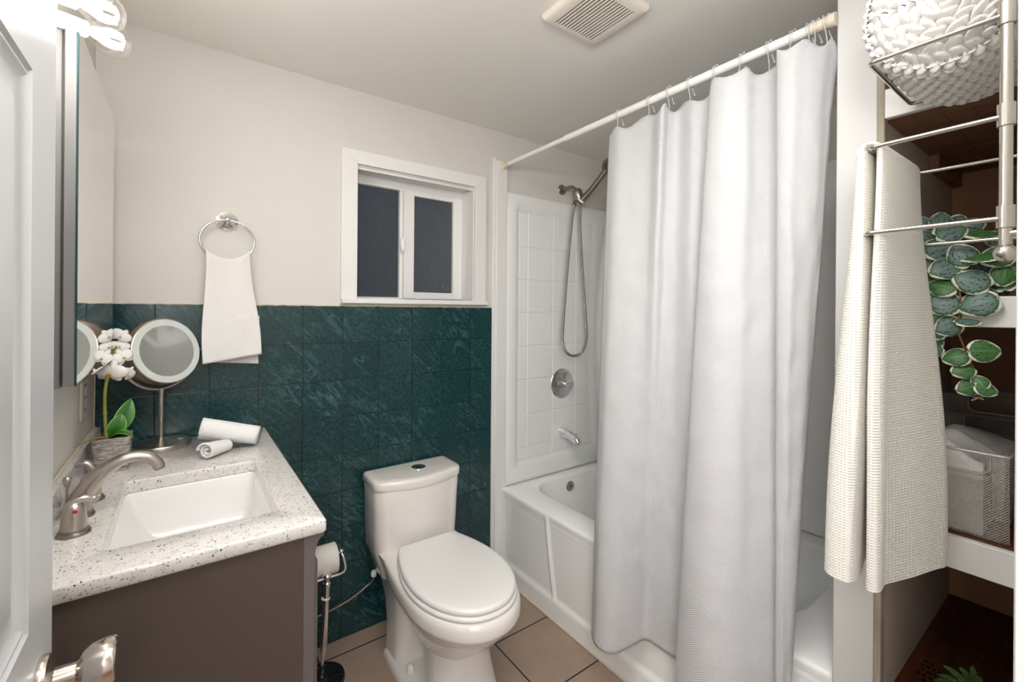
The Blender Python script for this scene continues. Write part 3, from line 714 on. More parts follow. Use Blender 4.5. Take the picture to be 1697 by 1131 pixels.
ou = thing('wall_outlet', 'ivory outlet plate on left wall below mirror cabinet', 'outlet', (XL, 1.725, 1.12))
obj('cover_plate', B().box(XL, XL + .006, 1.687, 1.765, 1.063, 1.182), M['ivory'], ou, bevel=.002)
obj('receptacle', B().box(XL + .004, XL + .0085, 1.708, 1.744, 1.085, 1.160), M['grey_outlet'], ou, bevel=.001)
for zz in (1.106, 1.140): obj('socket', B().box(XL + .008, XL + .0095, 1.715, 1.737, zz - .012, zz + .012), M['ivory'], ou, bevel=.001)

# ------------------------------------------------------------------ towel ring and hand towel
tr = thing('towel_ring', 'chrome towel ring on wall above green tile', 'towel ring', (.3275, D, 1.692))
b = B(); b.lathe([(.036, 0), (.036, .004), (.034, .008), (.027, .010), (.0265, .014), (.019, .017), (.0125, .020), (.011, .034), (.0125, .038), (.012, .046), (.007, .051), (0, .052)], (0, 0, 0), 'Y', 40)
b.v = [(p[0] + .3275, D - p[1], p[2] + 1.692) for p in b.v]; obj('mounting_plate', b, M['chrome'], tr)
b = B(); rc = V(.3275, D - .044, 1.617); pts = [rc + V(.0825 * math.cos(t), -.006 * math.sin(t), .0725 * math.sin(t)) for t in [PI / 2 + .08 + (2 * PI - .16) * k / 72 for k in range(73)]]
b.tube(pts, .0042, 12); obj('ring', b, M['chrome'], tr)
def hand_towel():
    zr = 1.5495; yc = D - .042
    b = B()
    def fn(u, v):
        # v 0..1: back hem -> over ring -> front hem
        s = (u - .5) * 2
        if v < .46: t = 1 - v / .46; side = 1; Ln = .362
        elif v > .54: t = (v - .54) / .46; side = -1; Ln = .352
        else: t = 0; side = 0; Ln = 0
        half = lerp(.066, .0895, smooth(t * 1.2)) if side <= 0 else lerp(.066, .084, smooth(t * 1.2))
        cx = .3295 + .016 * t
        x = cx + s * half
        pl = .006 * math.sin(s * 6.5 + 1) * (1 - smooth(t * 1.4)) + .006 * smooth(t) * math.sin(s * 2.2 + .4)
        rz = zr - .0 + .012 * s * s - .006 * (abs(s) > 0)      # follows the ring's curve
        rz = 1.5485 + .0725 * (1 - math.sqrt(max(0, 1 - (x - .3275) ** 2 / .0825 ** 2))) if t < .001 or True else rz
        rz = lerp(rz, 1.553, smooth(t * 3))
        if side == 0:
            a = (v - .5) / .04 * PI / 2
            return V(x, yc - .0075 * math.sin(a) + pl * .4, rz + .0065 * math.cos(a))
        y = yc - side * -1 * -.0075 if False else (yc + .008 if side > 0 else yc - .008)
        y += (-.010 * smooth(t) if side < 0 else .012 * smooth(t)) + pl * (.8 if side < 0 else .3)
        z = rz - Ln * t + (.013 * s * smooth(t) - .004 if side < 0 else (-.012 - .008 * s) * smooth(t))
        return V(x, min(y, D - .008), z)
    b.grid(fn, 40, 90, lambda u, v: (u * .18, v * .75))
    # folded-in middle layers seen at the hem
    for k, dy in enumerate((-.004, .004)):
        b.grid(lambda u, v, k=k, dy=dy: V(.346 + (u - .5) * (.155 - .02 * k) + .004, yc - .006 + dy + .003 * math.sin(u * 7), 1.35 - .148 * v - .005 * k + .010 * (u - .5) * v), 16, 10, lambda u, v: (u * .18, v * .2))
    return b
tag(obj('hand_towel', hand_towel(), M['handtowel'], None, solid=.0035, angle=180), 'white waffle hand towel hanging through the towel ring', 'towel')

# ------------------------------------------------------------------ toilet
to = thing('toilet', 'white one-piece toilet with closed lid', 'toilet', (1.012, 1.6, 0))
TX = 1.012
def dshape(hw, yb, yf, bulge, z, rf=.05, n=10):
    # flat back at yb, front bowed: corner at yf, centre at yf-bulge
    pts = [(TX + hw * .97, yb, z), (TX + hw, yb - .012, z)]
    fr = [(TX + hw, yf + rf, z)]
    for k in range(1, n): a = PI / 2 * k / n; fr.append((TX + hw - rf + rf * math.cos(a), yf + rf - rf * math.sin(a), z))
    m_ = 14
    for k in range(m_ + 1): s = 1 - 2 * k / m_; fr.append((TX + s * (hw - rf), yf - bulge * (1 - s * s), z))
    for k in range(n - 1, 0, -1): a = PI / 2 * k / n; fr.append((TX - hw + rf - rf * math.cos(a), yf + rf - rf * math.sin(a), z))
    fr.append((TX - hw, yf + rf, z))
    return pts + fr + [(TX - hw, yb - .012, z), (TX - hw * .97, yb, z)]
b = B()
b.rings([dshape(.150, 1.89, 1.745, .01, .28), dshape(.163, 1.90, 1.742, .014, .33), dshape(.181, 1.905, 1.74, .02, .39), dshape(.1845, 1.905, 1.738, .024, .46), dshape(.187, 1.905, 1.734, .028, .56), dshape(.190, 1.905, 1.731, .03, .644), dshape(.188, 1.903, 1.733, .03, .649)])
obj('tank', b, M['porcelain'], to, angle=50)
b = B()
b.rings([dshape(.186, 1.902, 1.735, .03, .650), dshape(.194, 1.907, 1.727, .032, .652), dshape(.195, 1.908, 1.726, .032, .656), dshape(.195, 1.908, 1.726, .032, .676), dshape(.192, 1.906, 1.729, .032, .684), dshape(.184, 1.901, 1.736, .031, .6885), dshape(.165, 1.89, 1.75, .03, .690)])
obj('tank_lid', b, M['porcelain'], to, angle=50)
b = B(); b.lathe([(.031, 0), (.031, .003), (.028, .0045), (.0265, .0035), (0, .0035)], (1.032, 1.815, .690), 'Z', 36); fbn = obj('flush_button', b, M['chrome'], to)
b = B(); b.box(1.0315, 1.0325, 1.789, 1.841, .6936, .6942); obj('split_line', b, M['black'], fbn, smooth=False)
def egg(hw, yb, yf, ym, wb, z, n=56):
    # hw max half width at ym; back half width wb at yb (flat), front tip yf
    pts = []
    m1 = n // 2
    for k in range(m1 + 1):                     # right side back -> front
        t = k / m1
        if t < .42:
            q = t / .42; y = lerp(yb, ym, q); x = wb + (hw - wb) * math.sin(q * PI / 2) ** .9
        else:
            q = (t - .42) / .58; a = q * PI / 2; y = ym - (ym - yf) * math.sin(a); x = hw * math.cos(a) ** .92 if q < 1 else 0
        pts.append((x, y))
    full = [(TX + x, y, z) for x, y in pts] + [(TX - x, y, z) for x, y in reversed(pts[:-1])]
    return full
def scale_egg(d, z, yb=1.676): return egg(.181 + d, yb, 1.178 - d, 1.43, .1265 + d * .6, z)
b = B(); b.rings([scale_egg(-.012, .4195), scale_egg(-.003, .4198), scale_egg(.0, .4215), scale_egg(.001, .426), scale_egg(.0, .433), scale_egg(-.005, .4375), scale_egg(-.014, .4395), scale_egg(-.05, .4415), scale_egg(-.10, .4422)])
obj('seat_lid', b, M['plastic'], to, angle=60)
b = B(); b.rings([scale_egg(-.010, .4005), scale_egg(.001, .4008), scale_egg(.005, .4028), scale_egg(.006, .407), scale_egg(.005, .412), scale_egg(.001, .4155), scale_egg(-.012, .4165)])
obj('seat', b, M['plastic'], to, angle=60)
b = B()
def bowlring(hw, yb, yf, ym, wb, z): return egg(hw, yb, yf, ym, wb, z)
b.rings([bowlring(.03, 1.52, 1.42, 1.46, .02, .11), bowlring(.098, 1.60, 1.345, 1.46, .08, .165), bowlring(.128, 1.64, 1.285, 1.46, .11, .215), bowlring(.150, 1.67, 1.235, 1.45, .13, .26), bowlring(.168, 1.69, 1.200, 1.44, .15, .300), bowlring(.176, 1.70, 1.184, 1.43, .158, .326), bowlring(.1785, 1.71, 1.180, 1.43, .160, .336), bowlring(.190, 1.72, 1.164, 1.43, .162, .340), bowlring(.1945, 1.73, 1.158, 1.43, .163, .346), bowlring(.196, 1.74, 1.156, 1.43, .163, .355), bowlring(.1945, 1.75, 1.158, 1.43, .164, .380), bowlring(.190, 1.76, 1.163, 1.43, .164, .394), bowlring(.182, 1.76, 1.172, 1.43, .16, .398), bowlring(.10, 1.7, 1.25, 1.43, .09, .3985)])
# rear column, from the floor up into the tank
def col(hw, yb, yf, z, r=.05): return dshape(hw, yb, yf, .008, z, r)
b.rings([col(.152, 1.75, 1.602, 0), col(.150, 1.75, 1.604, .012), col(.146, 1.755, 1.61, .05), col(.138, 1.77, 1.625, .12), col(.134, 1.80, 1.63, .20), col(.138, 1.85, 1.635, .27), col(.155, 1.89, 1.64, .33), col(.172, 1.90, 1.65, .385), col(.172, 1.90, 1.655, .396)])
# front pedestal
b.rings([egg(.140, 1.50, 1.270, 1.40, .085, 0), egg(.138, 1.50, 1.272, 1.40, .083, .012), egg(.130, 1.50, 1.288, 1.40, .078, .04), egg(.120, 1.50, 1.305, 1.41, .074, .10), egg(.112, 1.52, 1.318, 1.43, .072, .17), egg(.108, 1.56, 1.325, 1.44, .072, .23), egg(.09, 1.58, 1.35, 1.46, .06, .28)])
# foot plate
b.rings([egg(.166, 1.74, 1.29, 1.55, .158, 0), egg(.165, 1.74, 1.292, 1.55, .157, .018), egg(.158, 1.735, 1.30, 1.55, .150, .028), egg(.12, 1.72, 1.34, 1.55, .11, .033)])
obj('bowl', b, M['porcelain'], to, angle=55)
for s in (-1, 1):
    b = B(); b.lathe([(.0150, 0), (.0150, .014), (.0125, .024), (.006, .029), (0, .030)], (TX + s * .122, 1.562, .028), 'Z', 24); obj('bolt_cap', b, M['plastic'], to)
# supply line
su = thing('supply_line', 'braided water hose running to the toilet along green wall', 'hose', (.62, 1.91, .14))
SPp = catmull([(.862, 1.872, .265), (.858, 1.885, .225), (.835, 1.9, .196), (.78, 1.905, .168), (.71, 1.906, .15), (.62, 1.906, .143), (.50, 1.906, .15)], 8)
b = B(); b.tube(SPp, .0058, 12); obj('hose', b, M['hose'], su)
b = B(); b.lathe([(.011, 0), (.012, .004), (.012, .018), (.009, .022)], (.860, 1.878, .245), (.05, -.1, 1), 8); obj('coupling_nut', b, M['plastic'], su)
b = B(); b.lathe([(.020, 0), (.018, .006), (.008, .008), (.008, .05), (0, .05)], (.50, D - .004, .15), (0, -1, 0), 20); obj('shutoff_valve', b, M['chrome'], su)

# ------------------------------------------------------------------ toilet paper stand
tp = thing('toilet_paper_stand', 'freestanding chrome toilet paper stand with black base', 'stand', (.622, 1.744, 0))
px, py = .622, 1.744; tx_, ty_ = .640, 1.744
b = B(); b.lathe([(.082, 0), (.083, .006), (.079, .014), (.062, .017), (.058, .013), (.02, .018), (.015, .022), (0, .022)], (px, py, 0), 'Z', 48)
obj('base', b, M['black_base'], tp)
b = B(); b.tube([(px, py, .018), (lerp(px, tx_, .25), ty_, .115)], .006, 16); b.tube([(lerp(px, tx_, .25), ty_, .095), (tx_ - .0025, ty_, .345)], .0125, 20); b.lathe([(.0125, 0), (.0145, .004), (.0145, .016), (.0105, .02), (.0105, .032), (.015, .036), (.0165, .043), (.012, .049), (0, .051)], (tx_ - .002, ty_, .345), 'Z', 24)
obj('pole', b, M['chrome'], tp)
b = B(); b.tube([(tx_ - .006, ty_, .303), (tx_ - .0055, ty_, .307)], .0155, 20); obj('collar', b, M['plastic'], tp)
b = B(); az = .378; AP = catmull([(.50, ty_ + .0, az), (.56, ty_, az), (.64, ty_, az), (.690, ty_, az), (.708, ty_ + .012, az + .008), (.711, ty_ + .045, az + .03), (.706, ty_ + .062, az + .048)], 8); b.tube(AP, .0045, 12)
b.tube([(.50, ty_, az), (.492, ty_ + .03, az + .03), (.494, ty_ + .062, az + .048)], .0045, 12)
b.sphere((.706, ty_ + .062, az + .052), .0095, 16, 10); b.tube([(.706, ty_ + .062, az + .048), (.688, ty_ + .062, az + .048)], .0055, 12)
obj('arm', b, M['chrome'], tp)
b = B(); ax_ = []
rl = B(); rl.lathe([(.018, -.0), (.054, .0), (.055, .002), (.055, .101), (.054, .103), (.018, .103)], (.582, ty_ + .062, az + .048 - .012), 'X', 48)
rl.tube([(.487, ty_ + .062, az + .048), (.706, ty_ + .062, az + .048)], .001, 6)
ro = obj('toilet_paper_roll', rl, M['paper'], None); tag(ro, 'white toilet paper roll on the chrome stand', 'toilet paper')

# ------------------------------------------------------------------ bathtub
tub = thing('bathtub', 'white alcove bathtub behind the shower curtain', 'bathtub', (1.94, 1.18, 0))
TZ = .4537; ty0, ty1 = YP1 + .002, D - .004; RX1 = XR - .002
b = B()
def trect(d, z, dx=None): return rrect(1.544 + (dx if dx is not None else d), RX1 - d, ty0 + d, ty1 - d, .012, z, 6)
def tin(x0, x1, y0, y1, r, z): return rrect(x0, x1, y0, y1, r, z, 6)
b.rings([trect(.02, .40), trect(0, .405), trect(0, TZ - .012), trect(.003, TZ - .004), trect(.010, TZ), tin(1.668, 2.245, .575, 1.858, .13, TZ), tin(1.676, 2.238, .583, 1.850, .128, TZ - .003), tin(1.684, 2.231, .592, 1.843, .125, TZ - .012), tin(1.700, 2.215, .64, 1.815, .12, .30), tin(1.725, 2.19, .70, 1.785, .11, .16), tin(1.765, 2.15, .76, 1.745, .10, .11), tin(1.85, 2.06, .9, 1.6, .06, .10)], False, True)
obj('shell', b, M['acrylic'], tub, angle=60)
def apron(u, v):
    y = lerp(ty0, ty1, u); z = lerp(0.0, .4415, v)
    x = 1.546
    # lower skirt flares out, with rounded top
    sk = smooth((.105 - z) / .03); x -= .011 * sk
    # raised vertical rib, slightly slanting and curving
    ry = 1.553 - .075 * (1 - z / .4415) ** 1.3
    rib = max(0, 1 - abs(y - ry) / .017); x -= .008 * smooth(rib * 1.3) * smooth((z - .075) / .03)
    if y > ry: x -= .0035 * smooth((y - ry) / .02) * smooth((z - .3) / .1)
    # rolled end toward the trim board
    x -= .008 * smooth((y - (ty1 - .05)) / .03)
    x -= .004 * smooth((z - .40) / .04)
    return V(x, y, z)
b = B(); b.grid(apron, 220, 60); b.box(1.575, 1.58, ty0, ty1, 0, .41)
obj('apron', b, M['acrylic'], tub, angle=70)
b = B(); b.lathe([(0, .008), (.006, .008), (.0065, .006), (.024, .0065), (.0275, .004), (.028, 0)], (0, 0, 0), 'Y', 32)
b.v = [(p[0] + 1.950, 1.826 - p[1], p[2] + .398) for p in b.v]; op = obj('overflow_plate', b, M['nickel'], tub); op['label'] = 'round brushed overflow plate'
b = B(); b.lathe([(.005, 0), (.005, .002), (0, .002)], (0, 0, 0), 'Y', 12); b.v = [(p[0] + 1.950, 1.8185 - p[1], p[2] + .398) for p in b.v]; obj('screw', b, M['black'], op)

# surround
ts = thing('tub_surround', 'white moulded tile-look surround above the bathtub', 'tub surround', (1.95, D, TZ))
X0s, X1s, Zb, Zt = 1.568, 2.338, TZ + .0015, 1.996
ztab = [Zb + (Zt - Zb) * k / 40 for k in range(41)]
def bow(z): t = (z - Zb) / (Zt - Zb); return 4 * t * (1 - t)
def sec(z):     # cross-section in X of protrusion (x, depth) for the framed panel
    w0 = 2.247 - .058 * bow(z) ** .7; w1 = X1s - .075 * bow(z) ** .8
    return [(X0s, 0), (X0s, .016), (X0s + .004, .0185), (1.618, .0185), (1.628, .017), (1.652, .006), (1.660, .004), (w0 - .006, .004), (w0, .005), (w0 + .022, .017), (w0 + .03, .0185), (w1 - .004, .0185), (w1, .016), (w1 + .002, 0)]
b = B(); rows = []
inner_lo, inner_hi = .566, 1.912
for z in [Zb, Zb + .003] + [Zb + .003 + (inner_lo - .03 - Zb - .003) * k / 3 for k in range(1, 4)] + [inner_lo - .012, inner_lo] + [lerp(inner_lo, inner_hi, k / 30) for k in range(1, 31)] + [inner_hi + .006, inner_hi + .030, inner_hi + .042, Zt - .004, Zt]:
    s = sec(z); fr = 0
    if z <= inner_lo: fr = smooth((inner_lo - z) / .03)
    if z >= inner_hi: fr = smooth((z - inner_hi) / .04)
    edge = .0 if (z > Zb and z < Zt) else .003
    rows.append([(x, D - (d if i in (0, 13) else max(d, lerp(d, .0185, fr)) - edge), z) for i, (x, d) in enumerate(s)])
b.rings(rows, False, False, closed=False)
# top cap
b.add([rows[-1][0], rows[-1][1], rows[-1][-2], rows[-1][-1]], [(0, 1, 2, 3)]); b.add([rows[0][0], rows[0][1], rows[0][-2], rows[0][-1]], [(0, 1, 2, 3)])
ep = obj('end_panel', b, M['acrylic'], ts, angle=50)
b = B()
def raised(x0, x1, z0, z1):
    g = .0030; r = [[(x0 + g + d, D - h, z0 + g + d), (x1 - g - d, D - h, z0 + g + d), (x1 - g - d, D - h, z1 - g - d), (x0 + g + d, D - h, z1 - g - d)] for d, h in ((0, .0035), (.0, .0050), (.0025, .0066))]
    b.rings(r, False, True)
xl = [1.650, 1.7125, 1.8955, 2.0745, 2.19]; zl = [.568, .634, .81, 1.0, 1.183, 1.3665, 1.5445, 1.722, 1.908]
for i in range(4):
    for j in range(8):
        x1_ = xl[i + 1] if i < 3 else 2.238 - .058 * bow((zl[j] + zl[j + 1]) / 2) ** .7
        raised(xl[i], x1_, zl[j], zl[j + 1])
obj('tile_relief', b, M['acrylic'], ep, angle=30)
b = B()
for k in range(40):
    pass
sp_rows = []
for z in ztab:
    bx = XR - .012 - .10 * bow(z) ** .8
    sp_rows.append([(bx + .012, D - .001, z), (bx, D - .02, z), (bx - .004, D - .05, z), (bx + .004, D - .10, z), (bx + .03, D - .16, z), (XR - .03, D - .26, z), (XR - .025, YP1 + .01, z), (XR, YP1 + .01, z)])
b.rings(sp_rows, False, False, closed=False)
sdp = obj('side_panel', b, M['acrylic'], ts, angle=60)
for zz in (1.42, 1.12): obj('soap_shelf', B().box(2.24, XR - .01, D - .42, D - .18, zz - .03, zz), M['acrylic'], ts, bevel=.008)
b = B(); b.tube([(X1s - .075 * bow(z) ** .8 + .004, D - .012, z) for z in ztab], .0045, 8); cb_ = obj('caulk_joint', b, M['caulk'], ts); cb_['label'] = 'yellowed caulk joint'

# valve, spout, shower
va = thing('shower_valve', 'chrome round valve plate with clear knob on tub surround', 'faucet', (1.973, D - .01, .957))
def ylathe(prof, c, n=40):
    b = B(); b.lathe(prof, (0, 0, 0), 'Y', n); b.v = [(p[0] + c[0], c[1] - p[1], p[2] + c[2]) for p in b.v]; return b
obj('escutcheon', ylathe([(.086, 0), (.087, .003), (.083, .007), (.06, .012), (.03, .014), (.022, .018), (.021, .034), (0, .034)], (1.973, D - .005, .957)), M['chrome'], va)
b = ylathe([(.013, .030), (.013, .046), (.018, .048)], (1.973, D - .005, .957), 20); obj('knob_stem', b, M['chrome'], va)
b = B(); rings = []
for h, r in ((.046, .016), (.05, .024), (.056, .0275), (.068, .0275), (.076, .025), (.080, .019)):
    rings.append([(1.973 + r * (1 + .07 * math.cos(10 * a)) * math.cos(a), D - .005 - h, .957 + r * (1 + .07 * math.cos(10 * a)) * math.sin(a)) for a in [2 * PI * k / 80 for k in range(80)]])
b.rings(rings); obj('knob', b, M['crystal'], va, angle=80)
b = ylathe([(.011, .0795), (.011, .082), (0, .0825)], (1.973, D - .005, .957), 20); obj('knob_cap', b, M['chrome'], va)
tsn = thing('tub_spout', 'chrome tub spout with diverter knob on tub surround', 'faucet', (1.975, D - .01, .675))
P = catmull([(1.975, D - .005, .678), (1.975, D - .06, .672), (1.975, D - .105, .662), (1.975, D - .128, .654), (1.975, D - .138, .640)], 6); b = B()
b.tube(P, [interp([(0, .029), (.1, .0285), (.6, .0215), (1, .0195)], i / (len(P) - 1)) for i in range(len(P))], 24)
b.lathe([(.0165, .0), (.017, .014), (.0155, .02)], (1.975, D - .130, .634), 'Z', 20)
spn = obj('spout', b, M['chrome'], tsn)
b = B(); b.lathe([(.0035, 0), (.0035, .012), (.0075, .014), (.0075, .019), (0, .020)], (1.975, D - .122, .673), 'Z', 16); obj('diverter_knob', b, M['chrome'], tsn)
shw = thing('handheld_shower', 'brushed nickel handheld shower with looping metal hose', 'shower head', (1.966, D, 2.077))
obj('flange', ylathe([(.030, 0), (.030, .003), (.024, .008), (.012, .012), (0, .012)], (1.966, D, 2.077)), M['nickel_dark'], shw)
b = B(); AP = catmull([(1.966, D - .004, 2.077), (1.966, D - .05, 2.077), (1.966, D - .085, 2.073), (1.967, D - .112, 2.055), (1.968, D - .125, 2.036)], 6); b.tube(AP, .0105, 16); obj('arm', b, M['nickel_dark'], shw)
b = B(); hd = V(.12, -.35, -.92).normalized(); hc = V(1.967, D - .120, 2.045)
b.lathe([(.012, -.008), (.023, -.005), (.0285, .006), (.0285, .020), (.022, .046), (.016, .060), (.016, .064), (0, .065)], hc, tuple(hd), 28)
obj('holder', b, M['nickel_dark'], shw)
b = B(); H0 = hc + hd * .066 + V(.004, .0, .004); H1 = V(2.075, D - .235, 2.150)
dirh = (H1 - H0).normalized(); HP = [H0 - dirh * .012, H0, lerp(H0, H1, .25) + V(.004, 0, -.003), lerp(H0, H1, .55) + V(.004, 0, -.003), H1]
HP = catmull(HP, 6); b.tube(HP, [interp([(0, .0185), (.3, .0195), (.8, .0165), (1, .0155)], i / (len(HP) - 1)) for i in range(len(HP))], 18)
b.tube([H0 + V(-.012, .012, .012), H0 + V(.010, -.010, -.014)], .0205, 18)
hs = obj('handset', b, M['nickel_dark'], shw)
fn_ = V(-.15, -.75, -.55).normalized(); b = B(); hcx = H1 + dirh * .025 + V(0, 0, .012)
b.lathe([(0, -.022), (.024, -.019), (.040, -.006), (.044, .004), (.042, .010), (.037, .011), (.033, .009), (0, .0095)], hcx, tuple(fn_), 36)
sf = obj('spray_face', b, M['nickel_dark'], hs)
b = B(); a1 = fn_.orthogonal().normalized(); b1 = fn_.cross(a1)
for r, n in ((.010, 6), (.020, 12), (.027, 16)):
    for k in range(n): t = 2 * PI * k / n; b.sphere(hcx + fn_ * .010 + (a1 * math.cos(t) + b1 * math.sin(t)) * r, .0019, 6, 4)
obj('nozzles', b, M['black'], hs)
yh = D - .135
HS = catmull([(1.945, D - .125, 1.982), (1.932, yh, 1.955), (1.921, yh, 1.90), (1.903, yh, 1.76), (1.880, yh, 1.54), (1.858, yh, 1.30), (1.856, yh, 1.215), (1.885, yh, 1.150), (1.945, yh, 1.128), (2.005, yh, 1.150), (2.036, yh, 1.215), (2.035, yh, 1.29), (2.012, yh, 1.50), (1.992, yh, 1.70), (1.980, yh, 1.86), (1.982, yh, 1.94), tuple(H0 - dirh * .014)], 8)
b = B(); b.tube(HS, .0076, 12); obj('hose', b, M['hose'], shw)
b = B(); b.lathe([(.0085, 0), (.011, .002), (.011, .022), (.0095, .026), (.0095, .034), (.007, .036)], (1.932, D - .136, 1.955), (.55, .25, 1), 20); obj('hose_nut', b, M['nickel_dark'], shw)
# ------------------------------------------------------------------ vent
ve = thing('ceiling_vent', 'square cream exhaust fan grille on the ceiling', 'vent', (1.222, .973, ZC))
VX0, VX1_, VY0_, VY1_ = 1.1035, 1.3400, .853, 1.0885
b = B(); fz = [(0, ZC), (0, ZC - .010), (.004, ZC - .017), (.012, ZC - .0205), (.030, ZC - .0215)]
b.rings([rrect(VX0 + d, VX1_ - d, VY0_ + d, VY1_ - d, .010, z, 5) for d, z in fz] + [rrect(VX0 + .036, VX1_ - .034, VY0_ + .028, VY1_ - .022, .002, ZC - .0215, 5), rrect(VX0 + .036, VX1_ - .034, VY0_ + .028, VY1_ - .022, .002, ZC - .010, 5)], False, False)
obj('frame', b, M['vent'], ve, angle=50)
b = B(); n = 14; xa, xb = VX0 + .036, VX1_ - .034; pitch = (xb - xa) / n
for k in range(n): b.box(xa + pitch * k + pitch * .47, xa + pitch * (k + 1), VY0_ + .026, VY1_ - .020, ZC - .0213, ZC - .0185)
obj('grille', b, M['vent'], ve, bevel=.0006)
obj('slot_shade_sheet', B().box(xa - .004, xb + .004, VY0_ + .02, VY1_ - .018, ZC - .012, ZC - .010), M['black'], ve, smooth=False)  # flat black sheet painted in for the shade above the slats

# ------------------------------------------------------------------ curtain rod, hooks, curtain
RX, RZ = 1.537, 2.1255
cr_ = thing('curtain_rod', 'white tension shower rod running to the window wall', 'curtain rod', (RX, 1.18, RZ))
b = B(); b.tube([(RX, YP1 + .012, RZ), (RX, 1.437, RZ)], .0132, 24); obj('outer_tube', b, M['plastic'], cr_)
b = B(); b.tube([(RX, 1.435, RZ), (RX, D - .02, RZ)], .0105, 24); obj('inner_tube', b, M['plastic'], cr_)
b = B(); b.lathe([(.017, 0), (.0175, .012), (.0155, .016), (.0145, .05), (.0155, .052), (.0155, .058), (.013, .06)], (RX, YP1, RZ), (0, 1, 0), 28); obj('end_cap', b, M['cream'], cr_)
b = B(); b.lathe([(.0185, 0), (.019, .008), (.0165, .016), (.0125, .020), (.0115, .05), (.0125, .052), (.0125, .056), (.011, .058)], (RX, D - .019, RZ), (0, -1, 0), 28); obj('end_cap', b, M['cream'], cr_)

def th(px_): return math.atan((px_ - 848.5) / FPX) + yaw
def yat(px_, X): return (X - CAM.x) / math.tan(th(px_))
ctrl = [(1008, 984, 1.540, 1.425), (1024, 992, 1.520, 1.388), (1050, 1018, 1.532, 1.405), (1078, 1052, 1.530, 1.475), (1094, 1072, 1.495, 1.518), (1106, 1090, 1.530, 1.527), (1124, 1112, 1.558, 1.527), (1146, 1138, 1.535, 1.525), (1172, 1158, 1.560, 1.520), (1184, 1146, 1.545, 1.485), (1176, 1122, 1.485, 1.425), (1200, 1160, 1.470, 1.395), (1232, 1212, 1.492, 1.425), (1252, 1246, 1.525, 1.47), (1284, 1286, 1.558, 1.512), (1297, 1296, 1.545, 1.505), (1284, 1290, 1.475, 1.475), (1308, 1296, 1.462, 1.468), (1334, 1302, 1.485, 1.475), (1364, 1309, 1.515, 1.490), (1379, 1311, 1.540, 1.512), (1386, 1309, 1.556, 1.525)]
hook_px = [1024, 1075, 1107, 1141, 1184, 1228, 1272, 1311, 1339, 1350, 1366]
hook_y = [yat(p, RX) for p in hook_px]
top = [V(X, yat(a, X), 0) for a, c, X, X2 in ctrl]; bot = [V(X2, yat(c, X2), 0) for a, c, X, X2 in ctrl]
NC = 10; tp_, bp_ = catmull(top, NC), catmull(bot, NC); NU = len(tp_) - 1
ZT, ZB = 2.078, .186
hk_u = [NU * (i + .35) / len(hook_px) for i in range(len(hook_px))]
def hookdrop(i):
    d = min(abs(i - h) for h in hk_u); return .020 * smooth(min(1, d / 9.0)) + .004 * mnoise.noise(V(i * .12, 2, 0))
# arc lengths for the weave
arc = [0]
for i in range(NU): arc.append(arc[-1] + (tp_[i + 1] - tp_[i]).length)
def curtain(u, v):
    i = u * NU; k = min(int(i), NU - 1); f = i - k
    a = tp_[k].lerp(tp_[k + 1], f); c = bp_[k].lerp(bp_[k + 1], f)
    s = v ** .9; p = a.lerp(c, s)
    zt = ZT - hookdrop(i) * (1 - v) ** 4 if v < .2 else ZT
    zt = ZT - hookdrop(i) * max(0, 1 - v * 9)
    z = lerp(zt, ZB + .036 * smooth((c.x - 1.40) / .12) + .003 * math.sin(i * .11), v)
    wob = .006 * mnoise.noise(V(i * .05, v * 6, 5)) + .0032 * mnoise.noise(V(i * .10, v * 24, 9))
    x = p.x + wob * smooth(v * 4)
    if z < .47: x = min(x, 1.528)
    return V(x, p.y + wob * .6, z)
b = B().grid(curtain, NU, 130, lambda u, v: (arc[min(NU, int(u * NU + .5))] * 1.15, v * 1.87))
cu = obj('shower_curtain', b, M['curtain'], None, solid=.0016, angle=180); tag(cu, 'white waffle-weave shower curtain hanging from the white rod', 'shower curtain')

def make_hook(y, zlow, xlow, ylow):
    h = bpy.data.objects
    b = B()
    for dy in (-.0035, .0035):
        pts = [V(RX + .0172 * math.sin(t), y + dy, RZ + .0172 * math.cos(t)) for t in [-2.4 + 4.8 * k / 22 for k in range(23)]]
        b.tube(pts, .0015, 8)
    b.tube([V(RX - .012, y, RZ - .012), V(lerp(RX, xlow, .6), lerp(y, ylow, .6), lerp(RZ, zlow, .7)), V(xlow, ylow, zlow)], .0014, 8)
    b.tube([V(RX + .012, y, RZ - .012), V(RX + .016, y - .006, RZ - .034)], .0013, 8); b.sphere((RX + .016, y - .006, RZ - .036), .0032, 10, 6)
    for dy in (-.006, .006): b.sphere((RX - .004, y + dy, RZ + .0182), .0026, 8, 6)
    return obj('curtain_hook', b, M['hook'], None)
ords = ['first', 'second', 'third', 'fourth', 'fifth', 'sixth', 'seventh', 'eighth', 'ninth', 'tenth', 'eleventh']
for k, y in enumerate(hook_y):
    j = min(NU, int(hk_u[k])); pt = tp_[j]
    # nearest point of the curtain top to the hook
    best = min(range(NU + 1), key=lambda q: (tp_[q].y - y) ** 2 + (tp_[q].x - RX) ** 2 * .3)
    p = tp_[best]
    o = make_hook(y, ZT - hookdrop(best) - .008, p.x - .001, p.y)
    tag(o, 'clear plastic curtain hook on the white rod, %s from the window wall' % ords[k], 'hook', 'clear hooks on the shower rod')

